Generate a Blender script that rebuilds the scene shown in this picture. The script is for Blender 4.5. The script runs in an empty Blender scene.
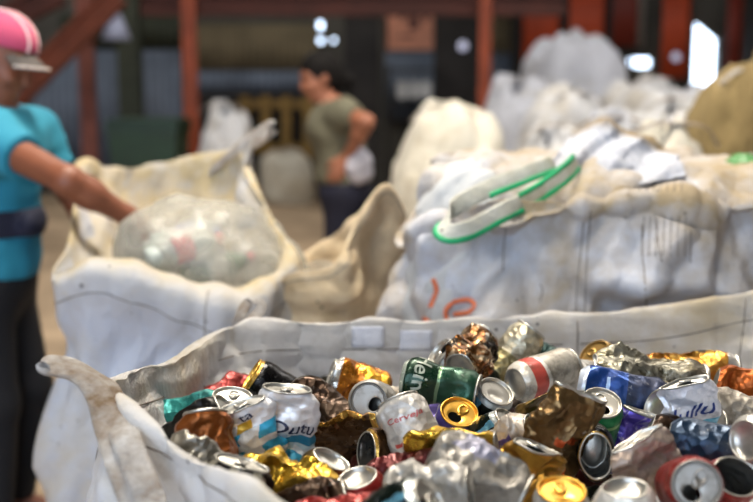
import bpy, bmesh, math, random
import numpy as np
from mathutils import Vector, Matrix
from mathutils.bvhtree import BVHTree

S = bpy.context.scene
COL = S.collection
# ------------------------------------------------------------------ camera
CAM = np.array([0.0, 0.0, 1.42]); PITCH = math.radians(9.3); F = 1046.0
cd = bpy.data.cameras.new('camera'); cam = bpy.data.objects.new('camera', cd); COL.objects.link(cam)
cam.location = CAM; cam.rotation_euler = (math.pi/2 - PITCH, 0, 0)
cd.sensor_width = 36; cd.lens = 36*F/753; cd.clip_end = 100
cd.dof.use_dof = True; cd.dof.focus_distance = 1.54; cd.dof.aperture_fstop = 2.35
S.camera = cam
# ------------------------------------------------------------------ world and light
S.view_settings.view_transform = 'Standard'; S.view_settings.look = 'None'
S.view_settings.gamma = 1; S.view_settings.use_curve_mapping = False
S.view_settings.exposure = -0.12
W = bpy.data.worlds.new('overcast_sky'); S.world = W; W.use_nodes = True
W.node_tree.nodes['Background'].inputs[0].default_value = (0.66, 0.80, 1.0, 1)
W.node_tree.nodes['Background'].inputs[1].default_value = 6.6
def area(name, loc, target, sx, sy, power, color, portal=False):
    d = bpy.data.lights.new(name, 'AREA'); d.shape = 'RECTANGLE'; d.size = sx; d.size_y = sy
    d.energy = power; d.color = color
    o = bpy.data.objects.new(name, d); COL.objects.link(o); o.location = loc
    o.rotation_euler = (Vector(target) - Vector(loc)).to_track_quat('-Z', 'Y').to_euler()
    if portal: d.cycles.is_portal = True
    return o
area('open_bay_portal', (-2.0, -2.5, 1.6), (-2.0, 5, 1.6), 5, 3.2, 1, (1, 1, 1), True)
area('unseen_overhead_light', (-0.2, 3.3, 4.9), (0.0, 2.4, 0), 1.2, 1.5, 400, (1.0, 0.91, 0.78))  # unseen overhead source, placed to light the tops and backlight the near sack
area('unseen_overhead_light', (-0.8, 0.0, 4.9), (0.2, 2.0, 0), 1.0, 1.4, 150, (1.0, 0.93, 0.82))  # added overhead light to brighten the near sack's inner far wall
area('unseen_overhead_light', (3.2, 6.0, 4.9), (2.6, 6.0, 0), 2.0, 4.0, 200, (1.0, 0.94, 0.88))  # added overhead light to brighten the far pile of sacks
area('unseen_overhead_light', (-3.0, 9.5, 4.9), (-2.6, 10, 0), 2.0, 3.0, 150, (1.0, 0.95, 0.88))  # added overhead light to lift the dark back left of the shed

# ------------------------------------------------------------------ helpers
SP, CP = math.sin(PITCH), math.cos(PITCH)
RIGHT = np.array([1., 0, 0]); UP = np.array([0, SP, CP]); FWD = np.array([0, CP, -SP])
def ray(px, py):
    return FWD + (px-376.5)/F*RIGHT - (py-251)/F*UP
def P(px, py, d):                      # the point that stands d metres out along Y
    r = ray(px, py); return CAM + r*(d/r[1])
def depth_at(px, py, z):
    r = ray(px, py); return (z-CAM[2])/r[2]*r[1]

def hash3(i, j, k, s):
    h = (i*374761393 + j*668265263 + k*2147483647 + s*974634287) & 0xffffffff
    h = ((h ^ (h >> 13))*1274126177) & 0xffffffff
    h = ((h ^ (h >> 16))*2246822519) & 0xffffffff
    return ((h ^ (h >> 15)) & 0xffffff)/float(0xffffff)
def vnoise(p, seed=0):                 # value noise 0..1 for an (n,3) array
    p = np.asarray(p, float); f = np.floor(p).astype(np.int64); t = p-f; t = t*t*(3-2*t)
    r = 0
    for a in (0, 1):
        for b in (0, 1):
            for c in (0, 1):
                w = (t[:, 0] if a else 1-t[:, 0])*(t[:, 1] if b else 1-t[:, 1])*(t[:, 2] if c else 1-t[:, 2])
                r = r + w*hash3(f[:, 0]+a, f[:, 1]+b, f[:, 2]+c, seed)
    return r
def tri(x): return np.abs((x % 1.0)*2-1)*2-1      # triangle wave -1..1
def sstep(a, b, x):
    t = np.clip((x-a)/(b-a), 0, 1); return t*t*(3-2*t)
def crumple(p, wave, seed, n=5):       # sum of triangle waves in random directions: creased facets
    rg = np.random.RandomState(seed); r = 0
    q = p + wave*0.5*(np.stack([vnoise(p/wave*0.8, seed+9+i) for i in range(3)], 1)-0.5)
    for i in range(n):
        k = rg.normal(size=3); k /= np.linalg.norm(k)
        r = r + tri(q@k/(wave*rg.uniform(0.7, 1.6)) + rg.rand())*rg.uniform(0.6, 1)
    return r/n

def link(name, me, mat=None, parent=None, smooth=True):
    if mat is not None: me.materials.append(mat)
    if smooth and len(me.polygons): me.polygons.foreach_set('use_smooth', np.ones(len(me.polygons), bool))
    o = bpy.data.objects.new(name, me); COL.objects.link(o)
    if parent is not None: o.parent = parent
    return o
def mesh(name, v, f):
    me = bpy.data.meshes.new(name)
    me.from_pydata([tuple(map(float, a)) for a in v], [], [tuple(map(int, a)) for a in f]); me.update(); return me
def obj(name, v, f, mat=None, parent=None, smooth=True): return link(name, mesh(name, v, f), mat, parent, smooth)
def tag(o, label=None, cat=None, group=None, kind=None):
    if label: o['label'] = label
    if cat: o['category'] = cat
    if group: o['group'] = group
    if kind: o['kind'] = kind
    return o
def thing(name, label, cat, loc=(0, 0, 0), group=None):
    o = bpy.data.objects.new(name, None); COL.objects.link(o); o.location = tuple(map(float, loc)); o.empty_display_size = 0.05
    return tag(o, label, cat, group)
def move_origin(v, loc): return np.asarray(v, float)-np.asarray(loc, float)

BOXF = [(0, 3, 2, 1), (4, 5, 6, 7), (0, 1, 5, 4), (1, 2, 6, 5), (2, 3, 7, 6), (3, 0, 4, 7)]
def box_vf(c, s, R=None, b=0.0):       # bevelled box: returns verts, faces
    bm = bmesh.new(); bmesh.ops.create_cube(bm, size=1)
    for v in bm.verts: v.co = Vector((v.co.x*s[0], v.co.y*s[1], v.co.z*s[2]))
    if b > 0: bmesh.ops.bevel(bm, geom=bm.edges[:], offset=b, segments=2, affect='EDGES')
    M = R or Matrix.Identity(3)
    v = [tuple((M@w.co)+Vector(c)) for w in bm.verts]; bm.verts.index_update()
    f = [[w.index for w in q.verts] for q in bm.faces]; bm.free(); return v, f
def join(*vf):
    V, Fc = [], []
    for v, f in vf:
        n = len(V); V += [tuple(a) for a in v]; Fc += [[i+n for i in q] for q in f]
    return V, Fc
def box(name, c, s, mat, parent=None, R=None, b=0.0):
    v, f = box_vf(c, s, R, b); return obj(name, v, f, mat, parent, False)
def tube_vf(pts, rad, n=10, closed=False):
    pts = np.asarray(pts, float); m = len(pts)
    rad = np.broadcast_to(np.asarray(rad, float), (m,))
    T = np.gradient(pts, axis=0); T /= np.linalg.norm(T, axis=1)[:, None]+1e-9
    V = []; nrm = np.cross(T[0], [0.3, 0.2, 1]); nrm /= np.linalg.norm(nrm)+1e-9
    for i in range(m):
        nrm = nrm - T[i]*(nrm@T[i]); nrm /= np.linalg.norm(nrm)+1e-9
        bn = np.cross(T[i], nrm)
        for k in range(n):
            a = 2*math.pi*k/n; V.append(pts[i]+rad[i]*(math.cos(a)*nrm+math.sin(a)*bn))
    Fc = [[i*n+k, i*n+(k+1) % n, (i+1)*n+(k+1) % n, (i+1)*n+k] for i in range(m-1) for k in range(n)]
    Fc += [list(range(n))[::-1], list(range((m-1)*n, m*n))]
    return V, Fc
def tube(name, pts, rad, mat, parent=None, n=10):
    v, f = tube_vf(pts, rad, n); return obj(name, v, f, mat, parent)
def lathe_vf(prof, n=32, base=(0, 0, 0), M=None):
    V = []
    for r, z in prof:
        for k in range(n):
            a = 2*math.pi*k/n; V.append((r*math.cos(a), r*math.sin(a), z))
    V = np.array(V)
    if M is not None: V = V@np.array(M).T
    V = V+np.array(base)
    Fc = [[i*n+k, i*n+(k+1) % n, (i+1)*n+(k+1) % n, (i+1)*n+k] for i in range(len(prof)-1) for k in range(n)]
    return V, Fc
def crom(P0, P1, P2, P3, t):
    return 0.5*(2*P1+(P2-P0)*t+(2*P0-5*P1+4*P2-P3)*t*t+(3*P1-P0-3*P2+P3)*t**3)
def resample(C, n, closed):            # Catmull-Rom along axis 0 of C, n samples
    C = np.asarray(C, float); m = len(C)
    u = np.linspace(0, m, n, endpoint=False) if closed else np.linspace(0, m-1, n)
    i = np.minimum(np.floor(u).astype(int), m-1 if closed else m-2); t = u-i
    g = (lambda k: C[k % m]) if closed else (lambda k: C[np.clip(k, 0, m-1)])
    t = t.reshape((-1,)+(1,)*(C.ndim-1))
    return crom(g(i-1), g(i), g(i+1), g(i+2), t)
def smooth_path(pts, n): return resample(np.asarray(pts, float), n, False)

# ------------------------------------------------------------------ materials
def hexc(h):
    c = [int(h[i:i+2], 16)/255 for i in (0, 2, 4)]
    return tuple(x/12.92 if x <= 0.04045 else ((x+0.055)/1.055)**2.4 for x in c)+(1,)
class NT:
    def __init__(s, name):
        s.m = bpy.data.materials.new(name); s.m.use_nodes = True; s.t = s.m.node_tree
        s.b = s.t.nodes['Principled BSDF']; s.out = s.t.nodes['Material Output']
    def n(s, typ, **kw):
        o = s.t.nodes.new(typ)
        for k, v in kw.items():
            if k.startswith('_'): setattr(o, k[1:], v)
            else: s.set(o.inputs[k.replace('__', ' ')], v)
        return o
    def set(s, sock, v):
        if isinstance(v, bpy.types.NodeSocket): s.t.links.new(v, sock)
        else: sock.default_value = v
    def noise(s, scale, detail=3, vec=None, rough=0.55, dist=0):
        o = s.n('ShaderNodeTexNoise', Scale=scale, Detail=detail, Roughness=rough, Distortion=dist)
        s.set(o.inputs['Vector'], vec if vec is not None else s.obj()); return o.outputs['Fac']
    def obj(s):
        if not hasattr(s, '_tc'): s._tc = s.t.nodes.new('ShaderNodeTexCoord')
        return s._tc.outputs['Object']
    def ramp(s, fac, stops, interp='LINEAR'):
        r = s.t.nodes.new('ShaderNodeValToRGB'); r.color_ramp.interpolation = interp
        e = r.color_ramp.elements
        while len(e) < len(stops): e.new(0.5)
        for q, (p, c) in zip(e, stops): q.position = p; q.color = c if len(c) == 4 else (*c, 1)
        s.set(r.inputs[0], fac); return r.outputs[0]
    def mix(s, fac, a, b, blend='MIX'):
        o = s.t.nodes.new('ShaderNodeMix'); o.data_type = 'RGBA'; o.blend_type = blend
        s.set(o.inputs[0], fac); s.set(o.inputs[6], a); s.set(o.inputs[7], b); return o.outputs[2]
    def math(s, op, a, b=0.0, c=0.0):
        o = s.t.nodes.new('ShaderNodeMath'); o.operation = op
        s.set(o.inputs[0], a); s.set(o.inputs[1], b); s.set(o.inputs[2], c); return o.outputs[0]
    def bump(s, h, dist=0.002, strength=0.5):
        o = s.n('ShaderNodeBump', Height=h, Distance=dist, Strength=strength); s.set(s.b.inputs['Normal'], o.outputs[0]); return o
    def fin(s, color=None, rough=0.5, metal=0.0, spec=0.5, trans=None):
        if color is not None: s.set(s.b.inputs['Base Color'], color)
        s.set(s.b.inputs['Roughness'], rough); s.set(s.b.inputs['Metallic'], metal)
        s.b.inputs['Specular IOR Level'].default_value = spec
        return s.m
G = lambda x: (x, x, x, 1)
def plain(name, col, rough=0.6, metal=0.0, var=0.25, scale=6.0, spec=0.4):
    n = NT(name); c = hexc(col) if isinstance(col, str) else col
    k = n.noise(scale, 4)
    dark = tuple(x*(1-var) for x in c[:3])+(1,); lite = tuple(min(1, x*(1+var)) for x in c[:3])+(1,)
    return n.fin(n.ramp(k, [(0.3, dark), (0.7, lite)]), rough, metal, spec)
def sack_mat(name, base, stain, amount=0.5, transl=0.25, seed=0.0, spots=True, rough=0.55, rim=None, fine_scale=1.0):
    n = NT(name); ob = n.obj()
    mp = n.n('ShaderNodeMapping', Vector=ob, Location=(seed, seed*0.7, seed*1.3), Scale=(fine_scale,)*3).outputs[0]
    big = n.noise(2.6, 4, mp, 0.6, 0.6)
    fine = n.noise(15, 5, mp, 0.65)
    lo = 0.62-amount*0.35
    fac = n.ramp(n.math('ADD', n.math('MULTIPLY', big, 0.72), n.math('MULTIPLY', fine, 0.28)), [(lo, G(0)), (lo+0.22, G(1))])
    if rim is not None:
        at = n.t.nodes.new('ShaderNodeAttribute'); at.attribute_name = 'hem'
        a = n.math('MULTIPLY', at.outputs['Fac'], n.math('ADD', 0.25, n.math('MULTIPLY', fine, 1.3)))
        fac = n.math('MINIMUM', n.math('ADD', n.math('MULTIPLY', fac, 1-rim), n.math('MULTIPLY', a, rim*1.8)), 1.0)
    col = n.mix(fac, base, stain)
    deep = n.ramp(n.noise(4.5, 6, mp, 0.7, 1.0), [(0.60, G(0)), (0.76, G(1))])
    col = n.mix(n.math('MULTIPLY', deep, 0.75*amount+0.12), col, tuple(x*0.42 for x in stain[:3])+(1,))
    if spots:
        vo = n.n('ShaderNodeTexVoronoi', Scale=26.0); n.set(vo.inputs['Vector'], mp)
        dot = n.ramp(n.math('ADD', vo.outputs['Distance'], n.math('MULTIPLY', n.noise(9, 2, mp), 0.35)), [(0.20, G(1)), (0.26, G(0))])
        col = n.mix(n.math('MULTIPLY', dot, 0.8), col, (0.04, 0.03, 0.025, 1))
    wv = n.n('ShaderNodeTexWave', Scale=90.0, Distortion=0.4); n.set(wv.inputs['Vector'], mp)
    crs = n.noise(38, 5, mp, 0.7)
    n.bump(n.math('ADD', n.math('MULTIPLY', wv.outputs['Fac'], 0.10), crs), 0.014, 0.8)
    n.fin(col, rough, 0, 0.35)
    if transl:
        tr = n.n('ShaderNodeBsdfTranslucent'); n.set(tr.inputs[0], col)
        mx = n.n('ShaderNodeMixShader'); mx.inputs[0].default_value = transl
        n.t.links.new(n.b.outputs[0], mx.inputs[1]); n.t.links.new(tr.outputs[0], mx.inputs[2])
        n.t.links.new(mx.outputs[0], n.out.inputs[0])
    return n.m
WHITE = (0.70, 0.72, 0.76, 1); CREAM = (0.62, 0.52, 0.36, 1)
M_near = sack_mat('woven_sack_white', (.83, .84, .88, 1), (0.66, 0.58, 0.43, 1), 0.34, 0.5, 0.3, rough=.38, rim=0.2)
M_left = sack_mat('woven_sack_dirty', (0.56, 0.60, 0.70, 1), (0.55, 0.45, 0.27, 1), 0.55, 0.22, 2.1, rim=0.45)
M_mid = sack_mat('woven_sack_cream', (0.86, 0.74, 0.54, 1), (0.54, 0.39, 0.21, 1), 0.32, 0.35, 4.4, rim=0.2)
M_right = sack_mat('woven_sack_pale', (0.64, 0.68, 0.78, 1), (0.40, 0.31, 0.19, 1), 0.62, 0.15, 6.2, rim=0.22)
M_liner = sack_mat('sack_liner', (0.74, 0.76, 0.78, 1), (0.62, 0.56, 0.42, 1), 0.3, 0.4, 1.7)
M_back = [sack_mat('far_sack_white', (0.66, 0.67, 0.70, 1), (0.5, 0.44, 0.34, 1), 0.4, 0.15, 3.0, False),
          sack_mat('far_sack_grey', (0.55, 0.57, 0.64, 1), (0.42, 0.40, 0.36, 1), 0.3, 0.15, 5.0, False),
          sack_mat('far_sack_cream', (0.72, 0.69, 0.60, 1), (0.5, 0.42, 0.30, 1), 0.4, 0.15, 8.0, False)]
M_burlap = sack_mat('burlap', hexc('8d7a52'), hexc('6a5a38'), 0.6, 0.05, 9.0, True, 0.85)
M_strap = sack_mat('webbing_strap', (0.58, 0.57, 0.56, 1), (0.20, 0.13, 0.07, 1), 0.66, 0.05, 7.7, fine_scale=3.5)
M_thread = plain('seam_thread', '6b6258', 0.8)
# ------------------------------------------------------------------ the shed
M_floor = plain('dusty_ground', 'a8937a', 0.95, 0, 0.35, 1.5)
M_conc = plain('concrete_wall', '4a4843', 0.9, 0, 0.3, 2.0)
M_tan = plain('plywood_panel', '665c48', 0.85, 0, 0.25, 3.0)
M_bluegrey = plain('blue_grey_sheet', '5c6676', 0.7, 0, 0.25, 3.0)
M_rust = plain('rust_orange_paint', '9a4a2e', 0.6, 0, 0.25, 5.0)
M_rustdark = plain('dark_rust_steel', '4a231a', 0.7, 0, 0.3, 4.0)
M_red = plain('red_oxide_sheet', 'a8401f', 0.6, 0, 0.2, 3.0)
M_reddark = plain('dark_red_sheet', '6b2317', 0.6, 0, 0.25, 3.0)
M_dark = plain('dark_steel', '211f1f', 0.8, 0, 0.3, 4.0)  # plain dark tone for steel and other dark parts
M_darkgreen = plain('dark_olive_paint', '2c3126', 0.7, 0, 0.3, 4.0)
M_roof = plain('roof_sheet', '4b4844', 0.8, 0, 0.2, 1.0)
YB = 13.0
def struct(o): o['kind'] = 'structure'; return o
struct(box('floor', (1, 5.3, -0.05), (16, 16, 0.1), M_floor))
# back wall with two real daylight gaps and the bright door opening; built of slabs round the holes
def wall_slab(x0, x1, z0, z1, y=YB, t=0.15): return box_vf(((x0+x1)/2, y+t/2, (z0+z1)/2), (x1-x0, t, z1-z0))
def X(px, d=YB): return (px-376.5)/F*d/ (CP)      # rough horizontal position near the horizon
pa = P(692, 97, YB); pb = P(720, 21, YB)          # door opening
def hole(x0, y0, x1, y1): a = P(x0, y1, YB); b = P(x1, y0, YB); return (a[0], b[0], a[2], b[2])
# each column: its width and the holes in it, from the ground up
columns = [(hole(317.5, 0, 322.5, 1)[:2], [hole(0, 38, 0, 43)[2:], hole(0, 21, 0, 29)[2:]]), (hole(331, 0, 335, 1)[:2], [hole(0, 38, 0, 42)[2:]]),
           (hole(631, 0, 636, 1)[:2], [hole(0, 59, 0, 64)[2:]]), (hole(636, 0, 655, 1)[:2], [hole(0, 58, 0, 67)[2:]]), ((pa[0], pb[0]), [(pa[2], pb[2])])]
slabs = []; xc = -7.0
for (x0, x1), hs in columns:
    if x0 > xc+1e-4: slabs.append(wall_slab(xc, x0, 0, 5.2))
    zc = 0
    for z0, z1 in hs: slabs.append(wall_slab(x0, x1, zc, z0)); zc = z1
    slabs.append(wall_slab(x0, x1, zc, 5.2)); xc = x1
slabs.append(wall_slab(xc, 9.0, 0, 5.2))
wb = struct(obj('wall_back', *join(*slabs), M_conc, None, False))
# slanting lintel across the door opening, and the broken edge of the gap behind the woman
v = [(pa[0]-0.02, YB+0.02, pb[2]+0.02), (pb[0]+0.02, YB+0.02, pb[2]+0.02), (pb[0]+0.02, YB+0.02, pb[2]-0.24)]
v += [(a, b+0.1, c) for a, b, c in v]
obj('lintel', v, [(0, 2, 1), (3, 4, 5), (0, 1, 4, 3), (1, 2, 5, 4), (2, 0, 3, 5)], M_conc, wb, False)
struct(box('wall_left', (-6.9, 5.3, 2.6), (0.15, 15.5, 5.2), M_conc))
struct(box('wall_right', (8.9, 5.3, 2.6), (0.15, 15.5, 5.2), M_conc))
struct(obj('wall_front', *join(box_vf((-5.7, -2.6, 2.6), (2.4, .15, 5.2)), box_vf((4.7, -2.6, 2.6), (8.4, .15, 5.2)), box_vf((-2, -2.6, 4.2), (5, .15, 2.0))), M_conc, None, False))  # unseen wall, opening narrowed to cut and steer the daylight from the front
struct(box('ceiling', (1, 5.3, 5.25), (16, 15.6, 0.1), M_roof))
def corrugated(name, px0, py0, px1, py1, d, mat, parent=None, pitch=0.09, amp=0.018, horiz=False):
    a = P(px0, py1, d); b = P(px1, py0, d); n = max(4, int((b[0]-a[0])/pitch*4))
    xs = np.linspace(a[0], b[0], n); V = []
    for x in xs:
        y = d+amp*math.sin(2*math.pi*x/pitch)
        V += [(x, y, a[2]), (x, y, b[2]), (x, y+0.012, b[2]), (x, y+0.012, a[2])]
    Fc = [[i*4+k, (i+1)*4+k, (i+1)*4+(k+1) % 4, i*4+(k+1) % 4] for i in range(n-1) for k in range(4)]
    Fc += [[0, 1, 2, 3], [(n-1)*4+k for k in (3, 2, 1, 0)]]
    return obj(name, V, Fc, mat, parent)
D = YB-0.12
corrugated('wall_sheet', 35, 50, 180, 178, D, M_bluegrey, wb)
corrugated('wall_sheet', 198, 24, 318, 70, D, M_tan, wb)
corrugated('wall_sheet', 198, 71, 335, 92, D, M_bluegrey, wb)
corrugated('wall_sheet', 198, 93, 345, 172, D, M_dark, wb)
corrugated('wall_sheet', 440, 16, 520, 55, D, M_tan, wb)
corrugated('wall_sheet', 385, 52, 520, 120, D, M_bluegrey, wb)
corrugated('wall_sheet', 60, 14, 180, 49, D, M_darkgreen, wb)
def member(name, a, b, w, t, mat, lab=None):          # a steel section (I profile) from a to b
    a = Vector(a); b = Vector(b); L = (b-a).length
    zax = (b-a).normalized(); yax = Vector((0, 1, 0)); xax = yax.cross(zax).normalized(); yax = zax.cross(xax)
    R = Matrix((xax, yax, zax)).transposed(); c = (a+b)/2
    parts = [box_vf(c+R@Vector((s*(w/2-t/8), 0, 0)), (t/4, t, L), R) for s in (-1, 1)]
    parts.append(box_vf(c, (w, t/4, L), R))
    o = obj(name, *join(*parts), mat, None, False); return struct(o)
def post(px, d, w, mat, z1=5.2):
    x = P(px, 90, d)[0]; return member('steel_post', (x, d, 0), (x, d, z1), w, w, mat)
tp = post(191, 9.5, 0.115, M_rust); tp2 = post(484, 9.5, 0.10, M_rust); tp3 = post(88, 10.5, 0.14, plain('faded_rust_paint', '7d4a40', 0.7))
for po in (tp, tp2, tp3):
    x = po.data.vertices[0].co
    cx = sum(v.co.x for v in po.data.vertices)/len(po.data.vertices); cy = sum(v.co.y for v in po.data.vertices)/len(po.data.vertices)
    box('base_plate', (cx, cy, 0.012), (0.26, 0.26, 0.024), M_rustdark, po)
    for sx in (-1, 1):
        for sy in (-1, 1):
            v, f = lathe_vf([(0, 0.045), (0.016, 0.045), (0.016, 0)], 6, (cx+sx*0.095, cy+sy*0.095, 0.022)); obj('bolt', v, f, M_dark, po, False)
z = P(300, 4, 9.6)[2]
member('steel_beam', (P(140, 4, 9.6)[0], 9.65, z), (P(565, 4, 9.6)[0], 9.65, z), 0.20, 0.14, M_rustdark)
member('steel_beam', P(118, -6, 9.0), P(10, 102, 9.0), 0.20, 0.16, plain('brown_rust_steel', '6b3420', 0.7))
member('steel_beam', P(60, -8, 8.6), P(-20, 32, 8.6), 0.20, 0.16, M_rustdark)
x = P(131, 90, 11.5)[0]; struct(box('trim_1', (x, 11.5, 2.6), (0.24, 0.2, 5.2), M_darkgreen, None, None, 0.01))
x = P(362, 90, 11.0)[0]; struct(box('trim_2', (x, 11.0, 2.6), (0.36, 0.3, 5.2), M_dark, None, None, 0.01))
x = P(460, 90, 12.3)[0]; struct(box('trim_3', (x, 12.3, 1.65), (0.62, 0.2, 3.3), M_dark, None, None, 0.01))
# red sheets hung between dark columns on the right
for px0, px1, pyb, m in ((522, 560, 70, M_red), (568, 606, 70, M_red), (612, 640, 46, M_reddark), (660, 692, 78, M_red), (724, 745, 90, M_reddark)):
    o = corrugated('wall_sheet', px0, -30, px1, pyb, YB-0.5, m, None, 0.12, 0.01); struct(o)
for px in (564, 609, 752, 516):
    x = P(px, 60, YB-0.45)[0]; struct(box('steel_post', (x, YB-0.42, 2.6), (0.10, 0.10, 5.2), M_dark))
x = P(648, 60, YB-0.6)[0]
t = tube('downpipe', [(x, YB-0.07, P(648, 47, YB)[2]), (x, YB-0.07, 3), (x, YB-0.07, 5.2)], 0.07, plain('grey_pipe', '8b8a86', 0.5), None, 14); struct(t)
M_lamp = bpy.data.materials.new('lamp_glass'); M_lamp.use_nodes = True
M_lamp.node_tree.nodes['Principled BSDF'].inputs['Emission Color'].default_value = (0.62, 0.66, 1, 1)
M_lamp.node_tree.nodes['Principled BSDF'].inputs['Emission Strength'].default_value = 0.55
def bulb(loc, r, label, mat=None):
    t = thing('bulkhead_lamp', label, 'lamp', loc)
    v, f = lathe_vf([(0, r), (r*0.6, r*0.8), (r*0.95, r*0.3), (r, 0)], 16, (0, 0, 0), Matrix.Rotation(math.pi/2, 3, 'X')); obj('lamp_glass', v, f, mat or M_lamp, t)
    v, f = lathe_vf([(r*1.0, 0), (r*1.25, 0), (r*1.25, -r*0.5), (0, -r*0.5)], 16, (0, 0, 0), Matrix.Rotation(math.pi/2, 3, 'X')); obj('housing', v, f, M_dark, t)
bulb(P(463, 46, 12.17), 0.055, 'small glowing bulkhead lamp on the dark back wall beside the orange post')
bulb(P(676, 57, YB-0.53), 0.05, 'small round glowing lamp on the red sheet beside the bright doorway')
# pale shade at upper left
t = thing('pendant_lamp', 'pale grey pendant lamp shade hanging in the dark beside the sloping beam', 'lamp', P(116, 30, 9.2))
v, f = lathe_vf([(0.02, 0.16), (0.04, 0.14), (0.08, 0.05), (0.13, -0.08), (0.125, -0.08), (0.07, 0.05), (0.02, 0.13)], 20); obj('lamp_shade', v, f, plain('enamel', '9aa0b8', 0.4), t)
tube('cord', [(0, 0, 0.15), (0, 0, 1.5), (0, 0, 5.2-P(116, 30, 9.2)[2])], 0.006, M_dark, t, 6)
# notice board
a = P(387, 50, 12.98); b = P(436, 4, 12.98); w = b[0]-a[0]; h = b[2]-a[2]
t = thing('notice_board', 'faded salmon pink notice board with dark figures, fixed above the grey shelf', 'sign', ((a[0]+b[0])/2, 12.98, a[2]))
box('board_panel', (0, 0, h/2), (w, 0.03, h), plain('faded_pink_print', 'cf9078', 0.7, 0, 0.2, 4.0), t)
M_ink = plain('dark_print', '5c3a38', 0.7)
for sx, sz, ww, hh in ((-0.18, 0.78, 0.14, 0.2), (0.05, 0.62, 0.2, 0.34), (0.28, 0.74, 0.1, 0.22), (-0.1, 0.3, 0.3, 0.06)):
    box('printed_figure', (sx*w, -0.018, sz*h), (ww*w, 0.006, hh*h), M_ink, t, None, 0.002)
for sx in (-1, 1): box('side_frame', (sx*(w/2+0.012), -0.004, h/2), (0.025, 0.045, h+0.05), M_rustdark, t)
# shelf with pale sheets
a = P(388, 100, 12.3); b = P(438, 70, 12.3)
t = thing('storage_shelf', 'dark steel shelf with pale grey packs below the pink notice board', 'shelf', ((a[0]+b[0])/2, 12.3, 0)); w = b[0]-a[0]
for zz in (a[2], 0.5, b[2]): box('shelf_board', (0, 0, zz), (w, 0.4, 0.03), M_dark, t)
for sx in (-1, 1):
    for sy in (-1, 1): box('upright', (sx*w/2, sy*0.19, (b[2]+0.05)/2), (0.035, 0.035, b[2]+0.05), M_dark, t)
for k, sx in enumerate((-0.22, 0.02, 0.25)):
    o = box('paper_pack', ((a[0]+b[0])/2+sx*w, 12.25, a[2]+0.016+0.10), (0.2*w, 0.3, 0.2), plain('paper_wrap', 'b8babc', 0.7), None, None, 0.02)
    tag(o, ('leftmost', 'middle', 'rightmost')[k]+' of three pale grey packs on the dark steel shelf', 'pack', 'grey packs on the steel shelf')
# green bin
c = P(152, 190, 8.6); t = thing('wheeled_bin', 'dark green wheeled refuse bin standing between the two orange posts', 'bin', (c[0], 8.6, 0))
M_bin = plain('bin_green', '1b3322', 0.45)
ztop = P(152, 124, 8.6)[2]
ring = lambda s, zz, m=0.0: [(sx*s*0.27, sy*s*0.30, zz) for sx, sy in ((-1, -1), (1, -1), (1, 1), (-1, 1))]
v = ring(0.78, 0.05)+ring(1.0, ztop-0.05)+ring(1.06, ztop-0.05)+ring(1.06, ztop-0.01)
obj('bin_body', v, [[3, 2, 1, 0]]+[[i*4+k, i*4+(k+1) % 4, (i+1)*4+(k+1) % 4, (i+1)*4+k] for i in range(3) for k in range(4)], M_bin, t, False)
v, f = box_vf((0, 0.02, ztop+0.02), (0.60, 0.66, 0.05), None, 0.02); obj('lid', v, f, M_bin, t, False)
tube('handle', [(-0.2, 0.36, ztop-0.02), (0, 0.40, ztop+0.01), (0.2, 0.36, ztop-0.02)], 0.014, M_bin, t, 8)
for sx in (-1, 1):
    v, f = lathe_vf([(0, -0.03), (0.1, -0.03), (0.1, 0.03), (0, 0.03)], 20, (sx*0.24, 0.25, 0.1), Matrix.Rotation(math.pi/2, 3, 'Y')); obj('wheel', v, f, M_dark, t)
# pallet leaning on the wall, slats upright
c0 = P(283, 178, 12.1); t = thing('pallet', 'wooden pallet with yellowish slats leaning upright against the dark back wall', 'pallet', (c0[0], 12.55, 0)); t.rotation_euler = (-0.12, 0, 0)
M_slat = plain('old_yellow_wood', '7a6134', 0.85, 0, 0.3, 5)
for k in range(5): box('slat', (-0.5+k*0.25, 0, 0.62), (0.11, 0.02, 1.24), M_slat, t)
for zz in (0.1, 0.62, 1.14): box('bearer', (0, 0.055, zz), (1.15, 0.085, 0.09), M_slat, t)
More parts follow.
